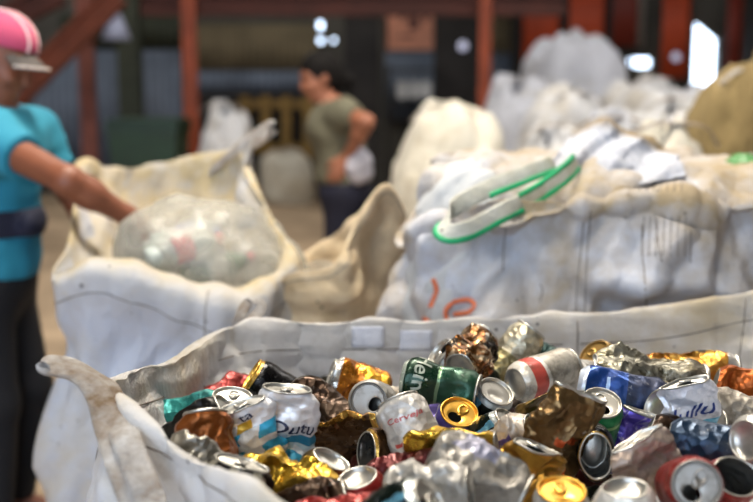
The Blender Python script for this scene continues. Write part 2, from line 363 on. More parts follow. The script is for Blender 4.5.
# ------------------------------------------------------------------ big bags
class Cloth:
    """closed loft: rows (bottom to top) of K control points each, wrinkled along its normals"""
    def __init__(s, rows, nu, nv, seed, big=0.02, bigw=0.28, small=0.006, smallw=0.07, hemrows=None, fold=None, keep=None):
        C = np.asarray(rows, float)                       # R,K,3
        A = resample(C, nv, False)                        # nv,K,3
        A = resample(np.swapaxes(A, 0, 1), nu, True)      # nu,nv,3
        s.nu, s.nv = nu, nv
        p = A.reshape(-1, 3)
        n = s.normals(A).reshape(-1, 3)
        vv = np.tile(np.linspace(0, len(rows)-1, nv), nu); s.vv = vv
        st = p*np.array([1, 1, 0.55])                     # wrinkles run longer up and down
        d = big*crumple(st, bigw, seed, 5)+small*crumple(p, smallw, seed+5, 4)
        d += big*0.8*(vnoise(p*3.5, seed+30)-0.5)
        if keep is not None: d *= np.interp(vv, np.arange(len(rows)), keep)
        p = p+n*d[:, None]
        if fold is not None: p = fold(p, vv, n)
        s.p = p.reshape(nu, nv, 3); s.n = s.normals(s.p)
        s.hem = np.interp(vv, np.arange(len(rows)), hemrows) if hemrows is not None else None
    @staticmethod
    def normals(A):
        du = np.roll(A, -1, 0)-np.roll(A, 1, 0); dv = np.gradient(A, axis=1)
        n = np.cross(du, dv); return n/(np.linalg.norm(n, axis=2, keepdims=True)+1e-9)
    def build(s, name, mat, parent, thick=0.003, origin=(0, 0, 0), capb=True):
        nu, nv = s.nu, s.nv; V = move_origin(s.p.reshape(-1, 3), origin)
        I = np.arange(nu*nv).reshape(nu, nv); J = np.roll(I, -1, 0)
        Fc = np.stack([I[:, :-1], J[:, :-1], J[:, 1:], I[:, 1:]], -1).reshape(-1, 4).tolist()
        if capb: Fc.append(I[::-1, 0].tolist())
        o = obj(name, V, Fc, mat, parent)
        if s.hem is not None:
            a = o.data.attributes.new('hem', 'FLOAT', 'POINT'); a.data.foreach_set('value', s.hem.astype(np.float32))
        if thick:
            m = o.modifiers.new('thickness', 'SOLIDIFY'); m.thickness = thick; m.offset = 0
        s.bvh = BVHTree.FromPolygons([tuple(q) for q in s.p.reshape(-1, 3)], Fc)
        return o
    def at(s, u, v, off=0.003):                            # u 0..1 round, v in rows
        R = s.vv[:s.nv]; j = int(np.argmin(np.abs(R-v))); i = int(round(u*s.nu)) % s.nu
        return s.p[i, j]+s.n[i, j]*off*getattr(s, 'sgn', 1)
def on_cloth(bvhs, px, py, off=0.003):                     # the point of a cloth seen at a pixel
    r = Vector(ray(px, py)); best = None
    for b in bvhs:
        h = b.ray_cast(Vector(CAM), r)
        if h[0] is not None and (best is None or h[3] < best[3]): best = h
    if best is None: return None
    n = best[1]
    if n.dot(r) > 0: n = -n
    return np.array(best[0]+n*off)
def ribbon(path, width_dir, w, n=60, t=0.003, wig=0.0, seed=1):
    """webbing: a flat strap swept along a path; returns verts, faces, across coordinate"""
    p = smooth_path(path, n)
    wd = smooth_path(width_dir, n) if np.ndim(width_dir) == 2 else np.tile(np.asarray(width_dir, float), (n, 1))
    T = np.gradient(p, axis=0); T /= np.linalg.norm(T, axis=1)[:, None]
    wd = wd-T*np.sum(wd*T, 1)[:, None]; wd /= np.linalg.norm(wd, axis=1)[:, None]
    nr = np.cross(T, wd)
    if wig: p = p+nr*(wig*(vnoise(p*30, seed)-0.5))[:, None]
    A = [-0.5, -0.34, -0.1, 0.1, 0.34, 0.5]; V = []; ac = []
    for sgn in (1, -1):
        for a in (A if sgn == 1 else A[::-1]):
            V.append(p+wd*(a*w)+nr*(sgn*t*(0.5+0.3*math.cos(a*5)))); ac.append(a)
    m = len(V); V = np.stack(V, 1).reshape(-1, 3)
    Fc = [[i*m+k, (i+1)*m+k, (i+1)*m+(k+1) % m, i*m+(k+1) % m] for i in range(n-1) for k in range(m)]
    Fc += [list(range(m)), list(range((n-1)*m, n*m))[::-1]]
    return V, Fc, ac

# ---- the near sack, open and full of cans
A_ = [(-.36, 1.35, 1.02), (-.335, 1.63, .975), (-.27, 1.95, .955), (0, 2.02, .947), (.3, 2.03, .952), (.56, 2.04, .962), (.74, 2.05, .995), (.95, 1.95, 1.05),
      (1.02, 1.5, 1.0), (.97, 1.05, .98), (.74, .74, .97), (.38, .68, .965), (.08, .82, .98), (-.1, 1.0, 1.0), (-.235, 1.17, .995)]
A_ = np.array(A_); ctr = np.array([.34, 1.36])
def ringrow(rim, scale, z=None, dz=0.0, rel=None):
    q = rim.copy(); q[:, :2] = ctr+(q[:, :2]-ctr)*scale
    q[:, 2] = z if z is not None else q[:, 2]+dz
    return q
def inset(rim, d, dz=0.0, z=None):                          # move towards the middle by d metres
    q = rim.copy(); v = ctr-q[:, :2]; v /= np.linalg.norm(v, axis=1)[:, None]; q[:, :2] += v*d
    q[:, 2] = z if z is not None else q[:, 2]+dz
    return q
rows = [inset(A_, .06, z=0.0), inset(A_, -.01, z=.3), inset(A_, -.035, z=.6), inset(A_, -.03, z=.8), inset(A_, -.006, dz=-.05), inset(A_, -.004, dz=-.004),
        inset(A_, .006, dz=.0), inset(A_, .014, dz=-.05), inset(A_, .04, dz=-.12), inset(A_, .10, z=.79), inset(A_, .3, z=.735), inset(A_, .55, z=.72)]
ncl = Cloth(rows, 400, 170, 11, 0.05, 0.22, 0.020, 0.06, [0.1, .1, .15, .2, .6, 1, 1, .7, .45, .3, .3, .3], keep=[0.4, 1, 1, 1, .6, .4, .4, .7, 1, .6, .2, 0]); ncl.sgn = -1
org = (.34, 1.36, 0)
near = thing('bulk_sack', 'open white woven bulk sack heaped with crushed drinks cans, closest to the viewer', 'sack', org)
ncl.build('sack_wall', M_near, near, 0.0025, org)
# hem stitching inside and outside, and the upright panel seams
K = len(A_)
def seam(cl, parent, uv, r=0.0011, origin=org, name='seam'):
    pts = [cl.at(u, v, 0.002) for u, v in uv]
    return tube(name, move_origin(pts, origin), r, M_thread, parent, 5)
seam(ncl, near, [(i/120, 7.0) for i in range(0, 121)])
seam(ncl, near, [(i/120, 4.55) for i in range(0, 121)])
for k in (1.55, 3.35, 4.35, 6.0, 8.0):
    seam(ncl, near, [(k/K, v) for v in np.linspace(6.2, 8.8, 22)])
seam(ncl, near, [(0/K, v) for v in np.linspace(0.5, 5.0, 40)])
# patches of reinforcing tape along the far rim
def lifting_loop(parent, path, wd, w, origin, mat=M_strap, label=None, name='lifting_loop', n=70, t=0.004):
    v, f, ac = ribbon(path, wd, w, n, t, 0.01); o = obj(name, move_origin(v, origin), f, mat, parent)
    if label: o['label'] = label
    return o
lifting_loop(near, [P(162, 540, 1.09), P(150, 500, 1.12), P(132, 455, 1.17), P(119, 420, 1.24), P(110, 396, 1.28), P(94, 378, 1.31), P(70, 366, 1.31), P(50, 363, 1.30), P(43, 366, 1.295), P(50, 369, 1.295), P(76, 374, 1.295), P(98, 395, 1.27), P(110, 430, 1.22), P(121, 465, 1.165), P(138, 510, 1.12)],
             [(.8, .4, .3), (.8, .4, .3), (.7, .5, .3), (.3, .9, .2), (.0, 1, .25), (-.1, 1, .35), (-.1, 1, .4), (0, 1, .4), (0, 1, .3), (0, 1, .3), (0, 1, .3), (.2, .9, .3), (.5, .7, .2), (.7, .5, .2), (.8, .4, .2)], .035, org, M_strap, 'stained lifting loop flopped over the left corner', n=110, t=0.006)
lifting_loop(near, [P(226, 350, 1.99), P(232, 338, 2.0), P(238, 324, 2.0), P(243, 310, 2.02), P(250, 302, 2.04), P(259, 301, 2.04), P(262, 308, 2.03), P(252, 318, 2.01), P(246, 330, 1.99), P(243, 345, 1.965)],
             [(1, .1, .2)]*3+[(.7, .6, .2)]*4+[(1, .1, .2)]*3, .022, org, M_strap, 'small knotted lifting loop at the far corner')
# reinforcing patches sewn to the inside of the far wall
for px0, px1, py0, py1 in ((352, 384, 326, 347), (400, 432, 330, 350)):
    g = [[on_cloth([ncl.bvh], x, y, .0025) for x in np.linspace(px0, px1, 9)] for y in np.linspace(py0, py1, 7)]
    if all(q is not None for r_ in g for q in r_):
        V = move_origin([q for r_ in g for q in r_], org); Fc = [[i*9+k, i*9+k+1, (i+1)*9+k+1, (i+1)*9+k] for i in range(6) for k in range(8)]
        o = obj('sewn_patch', V, Fc, sack_mat('pale_patch', (.74, .76, .84, 1), (.6, .55, .45, 1), .5, .3, 5.5), near); o.modifiers.new('t', 'SOLIDIFY').thickness = 0.001

# ---- left sack
B_ = np.array([P(53, 272, 2.42), P(95, 259, 2.36), P(142, 268, 2.36), P(190, 285, 2.38), P(240, 293, 2.40), P(268, 282, 2.48), P(291, 256, 2.6), P(275, 222, 2.78), P(258, 185, 2.95), P(240, 153, 3.18), P(215, 156, 3.24),
               P(165, 164, 3.28), P(110, 168, 3.28), P(80, 166, 3.1), P(72, 213, 2.86), P(66, 245, 2.62)])
ctr = np.array([-.50, 2.82])
front = np.array([1, 1, 1, 1, 1, .6, .2, 0, 0, 0, 0, 0, 0, 0, .2, .7])[:, None]
def flap(q, amt, dz):                                        # the front edge is folded out and down
    q = q.copy(); q[:, 1:2] -= front*amt; q[:, 2:3] -= front*dz; return q
rows = [inset(B_, .10, z=0), inset(B_, .02, z=.30), inset(B_, -.01, z=.52), inset(B_, .01, z=.74), flap(inset(B_, .02, dz=-.12), .03, .02), flap(inset(B_, .0, dz=-.03), .05, .0), B_,
        inset(B_, .016, dz=-.012), inset(B_, .05, dz=-.10), inset(B_, .15, dz=-.22), inset(B_, .24, z=.74), inset(B_, .3, z=.70)]
rows[2][0] += (-.03, 0, 0); rows[2][15] += (-.03, 0, 0); rows[1][0] += (-.06, 0, 0); rows[1][15] += (-.06, 0, 0)
for r_ in rows[:4]: r_[:, 0] = np.minimum(r_[:, 0], -.27)
lcl = Cloth(rows, 260, 130, 23, 0.085, 0.32, 0.034, 0.11, [0, 0, 0, .05, .1, .45, 1, 1, .8, .7, .6, .6], keep=[.4, 1, 1.2, 1.2, 1, .6, .4, .4, .6, .5, .3, 0])
orgL = (-.50, 2.82, 0)
lsack = thing('bulk_sack', 'grimy open bulk sack beside the person in turquoise, holding a clear plastic bag', 'sack', orgL)
lcl.build('sack_wall', M_left, lsack, 0.003, orgL)
seam(lcl, lsack, [(i/120, 4.6) for i in range(0, 121)], 0.0015, orgL)
seam(lcl, lsack, [(3.4/16, v) for v in np.linspace(.6, 5.5, 40)], 0.0015, orgL)
lifting_loop(lsack, [P(206, 175, 3.22), P(216, 166, 3.20), P(232, 152, 3.16), P(250, 138, 3.13), P(268, 127, 3.10), P(273, 128, 3.08), P(262, 138, 3.08), P(250, 150, 3.10), P(243, 165, 3.1)],
             [(.2, .4, 1)]*9, .035, orgL, M_strap, 'pale strap sticking up from the back corner')

# ---- middle sack with a pointed corner
C_ = np.array([P(262, 300, 2.49), P(280, 279, 2.50), P(300, 272, 2.50), P(330, 269, 2.52), P(345, 255, 2.54), P(352, 232, 2.60), P(383, 186, 2.72), P(404, 206, 2.80), P(412, 230, 2.95), P(392, 205, 3.05), P(376, 196, 3.06), P(352, 220, 3.08), P(318, 246, 3.04),
               P(290, 262, 2.90), P(262, 272, 2.72)])
C_[:, 0] = np.minimum(C_[:, 0], .075)
ctr = np.array([-.12, 2.78])
rows = [inset(C_, .04, z=0), inset(C_, -.02, z=.35), inset(C_, -.03, z=.62), inset(C_, .01, dz=-.15), inset(C_, -.01, dz=-.05), C_, inset(C_, .012, dz=-.01), inset(C_, .03, dz=-.08), inset(C_, .07, dz=-.18), inset(C_, .12, z=.74), inset(C_, .16, z=.70)]
for r_ in rows[:4]: r_[:, 0] = np.clip(r_[:, 0], -.20, .10)
mcl = Cloth(rows, 220, 110, 37, 0.06, 0.24, 0.035, 0.09, [0, 0, .2, .4, .7, 1, 1, .9, .9, .9, .9], keep=[.4, 1, 1, 1, .7, .3, .3, .6, .7, .3, 0])
orgM = (-.12, 2.78, 0)
msack = thing('bulk_sack', 'cream stained bulk sack with a pointed corner standing up, in front of the woman', 'sack', orgM)
mcl.build('sack_wall', M_mid, msack, 0.003, orgM)
seam(mcl, msack, [(i/120, 4.5) for i in range(0, 121)], 0.0014, orgM)

# ---- large right sack, tied shut and slumped
s_ = np.array([P(400, 235, 2.50), P(432, 222, 2.36), P(480, 214, 2.25), P(540, 207, 2.22), P(600, 205, 2.22), P(650, 199, 2.22), P(705, 212, 2.24), P(770, 205, 2.26), P(850, 230, 2.5), P(820, 190, 3.0), P(690, 165, 3.1), P(560, 165, 3.0), P(455, 175, 2.8)])
t_ = np.array([P(420, 178, 2.55), P(440, 172, 2.46), P(492, 178, 2.42), P(546, 186, 2.40), P(600, 190, 2.38), P(650, 184, 2.40), P(705, 196, 2.40), P(775, 198, 2.42), P(810, 190, 2.6), P(790, 160, 2.85), P(690, 164, 2.9), P(590, 154, 2.86), P(470, 158, 2.72)])
u_ = np.array([P(442, 158, 2.60), P(460, 153, 2.55), P(508, 160, 2.54), P(556, 166, 2.52), P(598, 168, 2.50), P(650, 168, 2.50), P(700, 172, 2.52), P(755, 172, 2.55), P(780, 170, 2.65), P(760, 156, 2.78), P(680, 158, 2.80), P(592, 150, 2.76), P(490, 150, 2.70)])
c_ = np.tile(P(600, 158, 2.66), (13, 1)); c_ = u_*0.25+c_*0.75
ctr = np.array([.55, 2.68])
lip = inset(s_, .0, dz=-.028); lip[:, 1] += .012
rows = [inset(s_, .10, z=0), inset(s_, .0, z=.3), inset(s_, -.02, z=.6), inset(s_, .0, z=.85), inset(s_, .012, dz=-.11), lip, s_, s_*0.5+t_*0.5+np.array([0, .02, -.05]), t_*np.array([1, 1, 1]), t_*0.5+u_*0.5+np.array([0, 0, .006]), u_, c_]
rows[3][:, 1] = np.maximum(rows[3][:, 1], 2.18)
for r_ in rows: r_[:, 1] = np.maximum(r_[:, 1], 2.15)
def rfold(p, vv, n):                                         # a long slanting slump fold low on the right, and a hollow under it
    x, z = p[:, 0], p[:, 2]
    line = 1.035-(x-.30)*0.16+0.012*np.sin(x*21)
    m = sstep(.30, .5, x)*np.exp(-((z-line)/.035)**2)*(vv < 5.5)
    h = sstep(.34, .6, x)*np.exp(-((z-line+.06)/.035)**2)*(vv < 5.5)
    p = p.copy(); p[:, 1] += -.045*m+.05*h
    return p
rcl = Cloth(rows, 320, 170, 54, 0.11, 0.30, 0.050, 0.10, [0, 0, 0, .05, .12, .5, 1, .9, .8, .9, 1, 1], keep=[.4, .7, .8, 1.1, 1.15, .8, .6, .6, .55, .45, .35, .2], fold=rfold)
orgR = (.55, 2.68, 0)
rsack = thing('bulk_sack', 'huge slumped pale bulk sack with a green-edged loop, behind the heap of cans', 'sack', orgR)
rcl.build('sack_wall', M_right, rsack, 0.004, orgR)
# the left cheek: a paler liner bulging out beside the strap
li = []
for zz, sx, sy in ((.72, .8, .8), (.85, 1.0, 1.0), (1.0, 1.05, 1.0), (1.1, .95, .95), (1.17, .75, .8), (1.215, .42, .5), (1.225, .06, .06)):
    a = np.linspace(0, 2*math.pi, 12, endpoint=False)
    li.append(np.stack([.205+.125*sx*np.cos(a)+.05*(zz-.9), 2.44+.15*sy*np.sin(a)+.2*(zz-.9), np.full(12, zz)+.012*np.cos(a+1)], 1))
lin = Cloth(li, 120, 70, 71, 0.04, 0.16, 0.02, 0.07)
lo = lin.build('liner', M_liner, rsack, 0.002, orgR); lo['label'] = 'pale thin liner bulging out at the left'
# torn flap standing up at the crest
fl = [[P(545, 182, 2.44), P(585, 190, 2.38), P(635, 186, 2.38), P(684, 176, 2.42)], [P(552, 162, 2.48), P(588, 162, 2.44), P(636, 164, 2.44), P(682, 168, 2.46)], [P(564, 144, 2.56), P(594, 136, 2.53), P(636, 144, 2.52), P(676, 162, 2.52)],
      [P(576, 132, 2.60), P(600, 121, 2.59), P(638, 133, 2.58), P(672, 158, 2.57)], [P(588, 138, 2.70), P(606, 128, 2.70), P(640, 140, 2.70), P(664, 162, 2.66)]]
A4 = resample(np.array(fl), 40, False); A4 = np.swapaxes(resample(np.swapaxes(A4, 0, 1), 56, False), 0, 1)
q = A4.reshape(-1, 3); q = q+np.array([[.1, -1, .4]])*(0.05*crumple(q, .11, 5, 4)+.018*crumple(q, .04, 8, 4))[:, None]
o = obj('top_flap', move_origin(q, orgR), [[i*56+k, i*56+k+1, (i+1)*56+k+1, (i+1)*56+k] for i in range(39) for k in range(55)], sack_mat('brown_hemmed_weave', (.66, .69, .78, 1), (.34, .25, .14, 1), .5, .2, 1.1, rim=.75, fine_scale=1.6), rsack)
a = o.data.attributes.new('hem', 'FLOAT', 'POINT'); a.data.foreach_set('value', np.repeat(sstep(.50, .78, np.linspace(0, 1, 40)), 56).astype(np.float32))
o.modifiers.new('t', 'SOLIDIFY').thickness = 0.003; o['label'] = 'flap with a brown hem peaked at the top'
bvR = [rcl.bvh, lin.bvh]
def stuck(pts, r, mat, name, parent, origin, bv=bvR, n=24, flat=None, label=None):
    p = [on_cloth(bv, *q, .002) for q in smooth_path(np.array(pts, float), n)]
    p = [q for q in p if q is not None]
    if len(p) < 3: return None
    o = tube(name, move_origin(p, origin), r, mat, parent, 6)
    if label: o['label'] = label
    return o
M_orange = plain('orange_marker_paint', 'd0704a', 0.7)
stuck([(434, 280), (437, 290), (434, 300), (431, 308)], .006, M_orange, 'painted_mark', rsack, orgR, label='orange paint stroke')
stuck([(448, 322), (446, 310), (455, 302), (468, 300), (476, 306), (468, 313), (455, 314)], .006, M_orange, 'painted_mark', rsack, orgR, label='orange paint loop')
stuck([(424, 318), (430, 322), (436, 330)], .005, M_orange, 'painted_mark', rsack, orgR)
for pts in ([(506, 224), (505, 240), (504, 258), (503, 272)], [(541, 284), (543, 292), (540, 302)], [(583, 222), (580, 260), (577, 300), (575, 330)], [(642, 225), (643, 260), (646, 300), (648, 322)], [(655, 215), (658, 240), (662, 262)], [(690, 230), (690, 262)], [(590, 210), (588, 250), (585, 316)]):
    stuck(pts, .0013, M_thread, 'seam', rsack, orgR)
for k in range(7): stuck([(640+k*7, 168), (640+k*7, 180), (639+k*7, 192)], .001, M_thread, 'stitching', rsack, orgR)
for k in range(7): stuck([(644+k*7, 216), (643+k*7, 232), (642+k*7, 256)], .001, M_thread, 'stitching', rsack, orgR)
# green-edged lifting loop
M_green = plain('green_webbing_edge', '17945e', 0.5)
M_webw = sack_mat('white_webbing', (.60, .60, .54, 1), (.36, .33, .22, 1), .6, .1, 3.3)
path = [P(577, 162, 2.42), P(560, 178, 2.36), P(530, 198, 2.27), P(500, 213, 2.19), P(470, 229, 2.14), P(447, 233, 2.13), P(443, 222, 2.16), P(458, 205, 2.21), P(490, 188, 2.27), P(520, 176, 2.33), P(553, 163, 2.42)]
wd = [(.1, .5, 1), (.1, .5, 1), (.15, .5, 1), (.1, .5, 1), (.3, .3, 1), (.6, .3, .8), (.7, .2, .7), (.2, .5, .9), (0, .5, .9), (0, .5, .9), (0, .5, .9)]
v, f, ac = ribbon(path, wd, .040, 100, .003, .004)
lp = obj('lifting_loop', move_origin(v, orgR), f, M_webw, rsack); lp['label'] = 'white webbing loop with green edges'
for sgn, i0, i1 in ((-1, 0, 62), (1, 0, 24), (-1, 78, 100)):
    n_ = 100; p = smooth_path(np.array(path), n_); w_ = smooth_path(np.array(wd, float), n_); T = np.gradient(p, axis=0); T /= np.linalg.norm(T, axis=1)[:, None]
    w_ -= T*np.sum(w_*T, 1)[:, None]; w_ /= np.linalg.norm(w_, axis=1)[:, None]
    v, f, ac = ribbon((p+w_*(sgn*.016))[i0:i1], w_[i0:i1], .013, 60, .0045, .004)
    g = obj('green_edge', move_origin(v, orgR), f, M_green, lp)

# ---- sacks farther back: each a lumpy bag with a drawn-up mouth
def back_sack(c, sx, sy, sz, seed, mat, label, peak=(0, 0), ear=0.0, tilt=0.0, group=None):
    c = np.asarray(c, float)
    rows = []
    a = np.linspace(0, 2*math.pi, 14, endpoint=False); rg = np.random.RandomState(seed)
    sq = lambda t, e: np.sign(t)*np.abs(t)**e
    for zz, s in ((0, .80), (.12, .98), (.35, 1.04), (.6, 1.02), (.80, .98), (.92, .84), (.985, .50), (1.0, .06)):
        k = (zz**2)
        r = np.stack([sx*s*sq(np.cos(a), .75)+peak[0]*k, sy*s*sq(np.sin(a), .75)+peak[1]*k, np.full(14, zz*sz)], 1)
        r[:, 2] += sz*k*.07*rg.uniform(-1, 1, 14)*(zz > .3)+tilt*r[:, 0]*zz
        if ear and zz > .85: r[:, 2] += ear*np.clip(np.cos(a-rg.choice([.8, 2.3]))**3, 0, 1)*(1.2-s)
        rows.append(r)
    cl = Cloth(rows, 90, 56, seed, .09*sz**.5*(sx/.45), .40, .02, .14)
    t = thing('filled_sack', label, 'sack', c, group)
    cl.build('sack_wall', mat, t, 0.004)
    top = rows[-1].mean(0)
    v, f, ac = ribbon([top+np.array([-.16, -.10, -.03]), top+np.array([-.10, -.12, .02]), top+np.array([.0, -.10, .035]), top+np.array([.10, -.12, .02]), top+np.array([.15, -.10, -.04])], (0, 1, .2), .04, 24, .004)
    obj('lifting_loop', v, f, M_strap, t)
    return t
def place(px, py_top, w_px, d, sy, seed, mat, label, **k):
    top = P(px, py_top, d); sx = w_px/2/F*d
    return back_sack((top[0], d, 0), sx, sy, top[2], seed, mat, label, **k)
place(444, 116, 106, 4.9, .42, 3, M_back[2], 'cream filled sack with a raised right corner, just right of the woman', tilt=.22)
place(554, 134, 66, 4.9, .35, 29, M_back[0], 'low cream sack behind the green-edged loop')
place(572, 42, 96, 8.6, .5, 5, M_back[1], 'tallest grey-white sack topping the far pile below red sheets')
place(516, 84, 70, 7.4, .45, 7, M_back[1], 'bluish grey sack at the left foot of the tall sack in the far pile')
place(650, 82, 104, 7.4, .45, 9, M_back[0], 'broad white sack in the far pile under the low gap of daylight')
place(575, 98, 110, 6.3, .42, 13, M_back[0], 'wide whitish sack in the middle row in front of the tall grey-white sack')
place(672, 108, 96, 5.2, .36, 15, M_back[0], 'pale sack in the middle row left of the brown burlap sack')
place(608, 122, 60, 4.2, .28, 41, M_back[1], 'creamy sack just behind the peaked flap of the huge slumped sack')
place(702, 96, 70, 8.4, .5, 19, M_back[1], 'shaded grey sack standing below the bright doorway')
place(752, 76, 118, 4.3, .34, 21, M_burlap, 'brown burlap sack at the right edge beyond the slumped sack', tilt=.08)
place(664, 138, 70, 3.55, .22, 33, M_back[2], 'small cream sack wedged between slumped sack and burlap sack')
place(224, 110, 50, 7.4, .26, 27, M_back[0], 'round off-white sack standing right of the left orange post')
place(287, 152, 52, 12.15, .25, 31, M_back[2], 'small dull sack on the ground left of the woman, before the pallet')
# loose rags and greenery of scrap on the right sack's crown
def rag(c, sx, sy, sz, seed, mat, label, cat='scrap', name='crumpled_film'):
    a = np.linspace(0, 2*math.pi, 10, endpoint=False)
    rows = [np.stack([sx*s*np.cos(a), sy*s*np.sin(a), np.full(10, z*sz)], 1) for z, s in ((0, .8), (.3, 1), (.7, .8), (.95, .4), (1, .05))]
    cl = Cloth(rows, 50, 26, seed, .35*min(sx, sz), .6*sx, .1*sx, .2*sx)
    o = cl.build(name, mat, None, .002); o.location = c; return tag(o, label, cat)
rag(P(744, 170, 2.62), .045, .04, .035, 3, plain('green_film', '3f7a3c', .4), 'scrap of green film lying on the crown of the slumped sack')
rag(P(722, 172, 2.7), .05, .04, .03, 6, plain('yellow_film', 'a08a4a', .5), 'scrap of yellowish film beside the green scrap on the slumped sack')
# ------------------------------------------------------------------ people: one smooth body surface each, grown from a distance field
def surface_nets(Fv, o, h):
    nx, ny, nz = Fv.shape; s = Fv < 0
    cs = np.zeros((nx-1, ny-1, nz-1), int)
    for a in (0, 1):
        for b in (0, 1):
            for c in (0, 1): cs += s[a:nx-1+a, b:ny-1+b, c:nz-1+c]
    ci = np.argwhere((cs > 0) & (cs < 8)); idx = -np.ones(cs.shape, int); idx[tuple(ci.T)] = np.arange(len(ci))
    acc = np.zeros((len(ci), 3)); cnt = np.zeros(len(ci))
    cor = [(a, b, c) for a in (0, 1) for b in (0, 1) for c in (0, 1)]
    for p in cor:
        for q in cor:
            if sum(abs(i-j) for i, j in zip(p, q)) == 1 and p < q:
                fp = Fv[tuple((ci+p).T)]; fq = Fv[tuple((ci+q).T)]; m = (fp < 0) != (fq < 0)
                t = np.where(m, fp/(fp-fq+1e-12), 0)[:, None]
                acc += np.where(m[:, None], np.array(p)+t*(np.array(q)-np.array(p)), 0); cnt += m
    V = (ci+acc/np.maximum(cnt, 1)[:, None])*h+o; Fs = []
    for ax in range(3):
        b, c = (ax+1) % 3, (ax+2) % 3
        lo = np.take(s, range(0, s.shape[ax]-1), ax); hi = np.take(s, range(1, s.shape[ax]), ax)
        e = np.argwhere(lo != hi); e = e[(e[:, b] > 0) & (e[:, c] > 0) & (e[:, b] < Fv.shape[b]-1) & (e[:, c] < Fv.shape[c]-1)]
        if not len(e): continue
        def at(db, dc):
            g = e.copy(); g[:, b] -= db; g[:, c] -= dc; return idx[tuple(g.T)]
        q = np.stack([at(1, 1), at(0, 1), at(0, 0), at(1, 0)], 1)
        flip = ~lo[tuple(e.T)]; q[flip] = q[flip][:, ::-1]; Fs.append(q)
    return V, np.concatenate(Fs)
def sd_cap(p, a, b, ra, rb):
    a = np.asarray(a, float); b = np.asarray(b, float); d = b-a
    t = np.clip(((p-a)@d)/(d@d+1e-12), 0, 1); return np.linalg.norm(p-a-t[..., None]*d, axis=-1)-(ra+(rb-ra)*t)
def sd_ell(p, c, r, R=None):
    q = p-np.asarray(c, float)
    if R is not None: q = q@np.array(R)               # into the local frame
    q = q/np.asarray(r, float); k = np.linalg.norm(q, axis=-1); return (k-1)*min(r)*(1.0)
class Field:
    def __init__(s, lo, hi, h):
        s.o = np.asarray(lo, float); s.h = h; n = np.ceil((np.asarray(hi)-s.o)/h).astype(int)+1; s.n = n
        s.F = np.full(n, 0.3, np.float64)
    def win(s, lo, hi):
        a = np.clip(np.floor((np.asarray(lo)-s.o)/s.h).astype(int), 0, s.n-1); b = np.clip(np.ceil((np.asarray(hi)-s.o)/s.h).astype(int)+1, 1, s.n)
        g = np.stack(np.meshgrid(*[s.o[i]+s.h*np.arange(a[i], b[i]) for i in range(3)], indexing='ij'), -1)
        return tuple(slice(a[i], b[i]) for i in range(3)), g
    def add(s, fn, lo, hi, k):
        pad = 0.06+k; w, g = s.win(np.asarray(lo)-pad, np.asarray(hi)+pad)
        if min(g.shape[:3]) == 0: return
        d = fn(g); A = s.F[w]
        hh = np.maximum(k-np.abs(A-d), 0)/k if k > 0 else 0
        s.F[w] = np.minimum(A, d)-hh*hh*k*0.25
    def cap(s, a, b, ra, rb, k=0.02):
        a = np.asarray(a, float); b = np.asarray(b, float); r = max(ra, rb)
        s.add(lambda g: sd_cap(g, a, b, ra, rb), np.minimum(a, b)-r, np.maximum(a, b)+r, k)
    def ell(s, c, r, R=None, k=0.02):
        m = max(r); s.add(lambda g: sd_ell(g, c, r, R), np.asarray(c)-m, np.asarray(c)+m, k)
    def cut(s, c, r, k=0.01):                          # carve an ellipsoid hollow
        m = max(r)+.05; w, g = s.win(np.asarray(c)-m, np.asarray(c)+m); d = -sd_ell(g, c, r); s.F[w] = np.maximum(s.F[w], d)
    def plane(s, p, n):                                # keep only the side that n points away from
        w, g = s.win(s.o, s.o+s.h*s.n); s.F = np.maximum(s.F, (g-np.asarray(p))@(np.asarray(n, float)/np.linalg.norm(n)))
    def mesh(s, name, mat, parent, origin):
        V, Fc = surface_nets(s.F, s.o, s.h); o = obj(name, move_origin(V, origin), Fc, mat, parent)
        m = o.modifiers.new('smooth', 'SMOOTH'); m.factor = .5; m.iterations = 3; return o
def frame(fwd, up):
    f = np.asarray(fwd, float); f /= np.linalg.norm(f); u = np.asarray(up, float); u -= f*(u@f); u /= np.linalg.norm(u)
    return f, np.cross(u, f), u                         # forward, left, up
def add_head(fd, c, fwd, up, s=1.0):
    f, l, u = frame(fwd, up); R = np.stack([f, l, u], 1)
    L = lambda x, y, z: np.asarray(c)+s*(x*f+y*l+z*u)
    fd.ell(L(-.012, 0, .03), (.098*s, .076*s, .092*s), R, .01)          # skull
    fd.ell(L(.022, 0, -.045), (.068*s, .058*s, .072*s), R, .04)         # face
    fd.ell(L(.052, 0, -.098), (.028*s, .030*s, .022*s), R, .03)         # chin
    fd.cap(L(.086, 0, .0), L(.104, 0, -.042), .009*s, .014*s, .018)     # nose
    for y in (-1, 1):
        fd.ell(L(-.008, y*.077, -.02), (.020*s, .009*s, .034*s), R, .008)  # ear
        fd.ell(L(.066, y*.038, -.045), (.022*s, .022*s, .020*s), R, .02)  # cheek
        fd.cap(L(.084, y*.016, .022), L(.072, y*.05, .020), .010*s, .009*s, .015)   # brow
    fd.cap(L(.083, -.02, -.073), L(.083, .02, -.073), .009*s, .009*s, .010)  # lips
    for y in (-1, 1): fd.cut(L(.098, y*.033, -.004), (.016*s, .018*s, .013*s))   # eye sockets
    return L, R
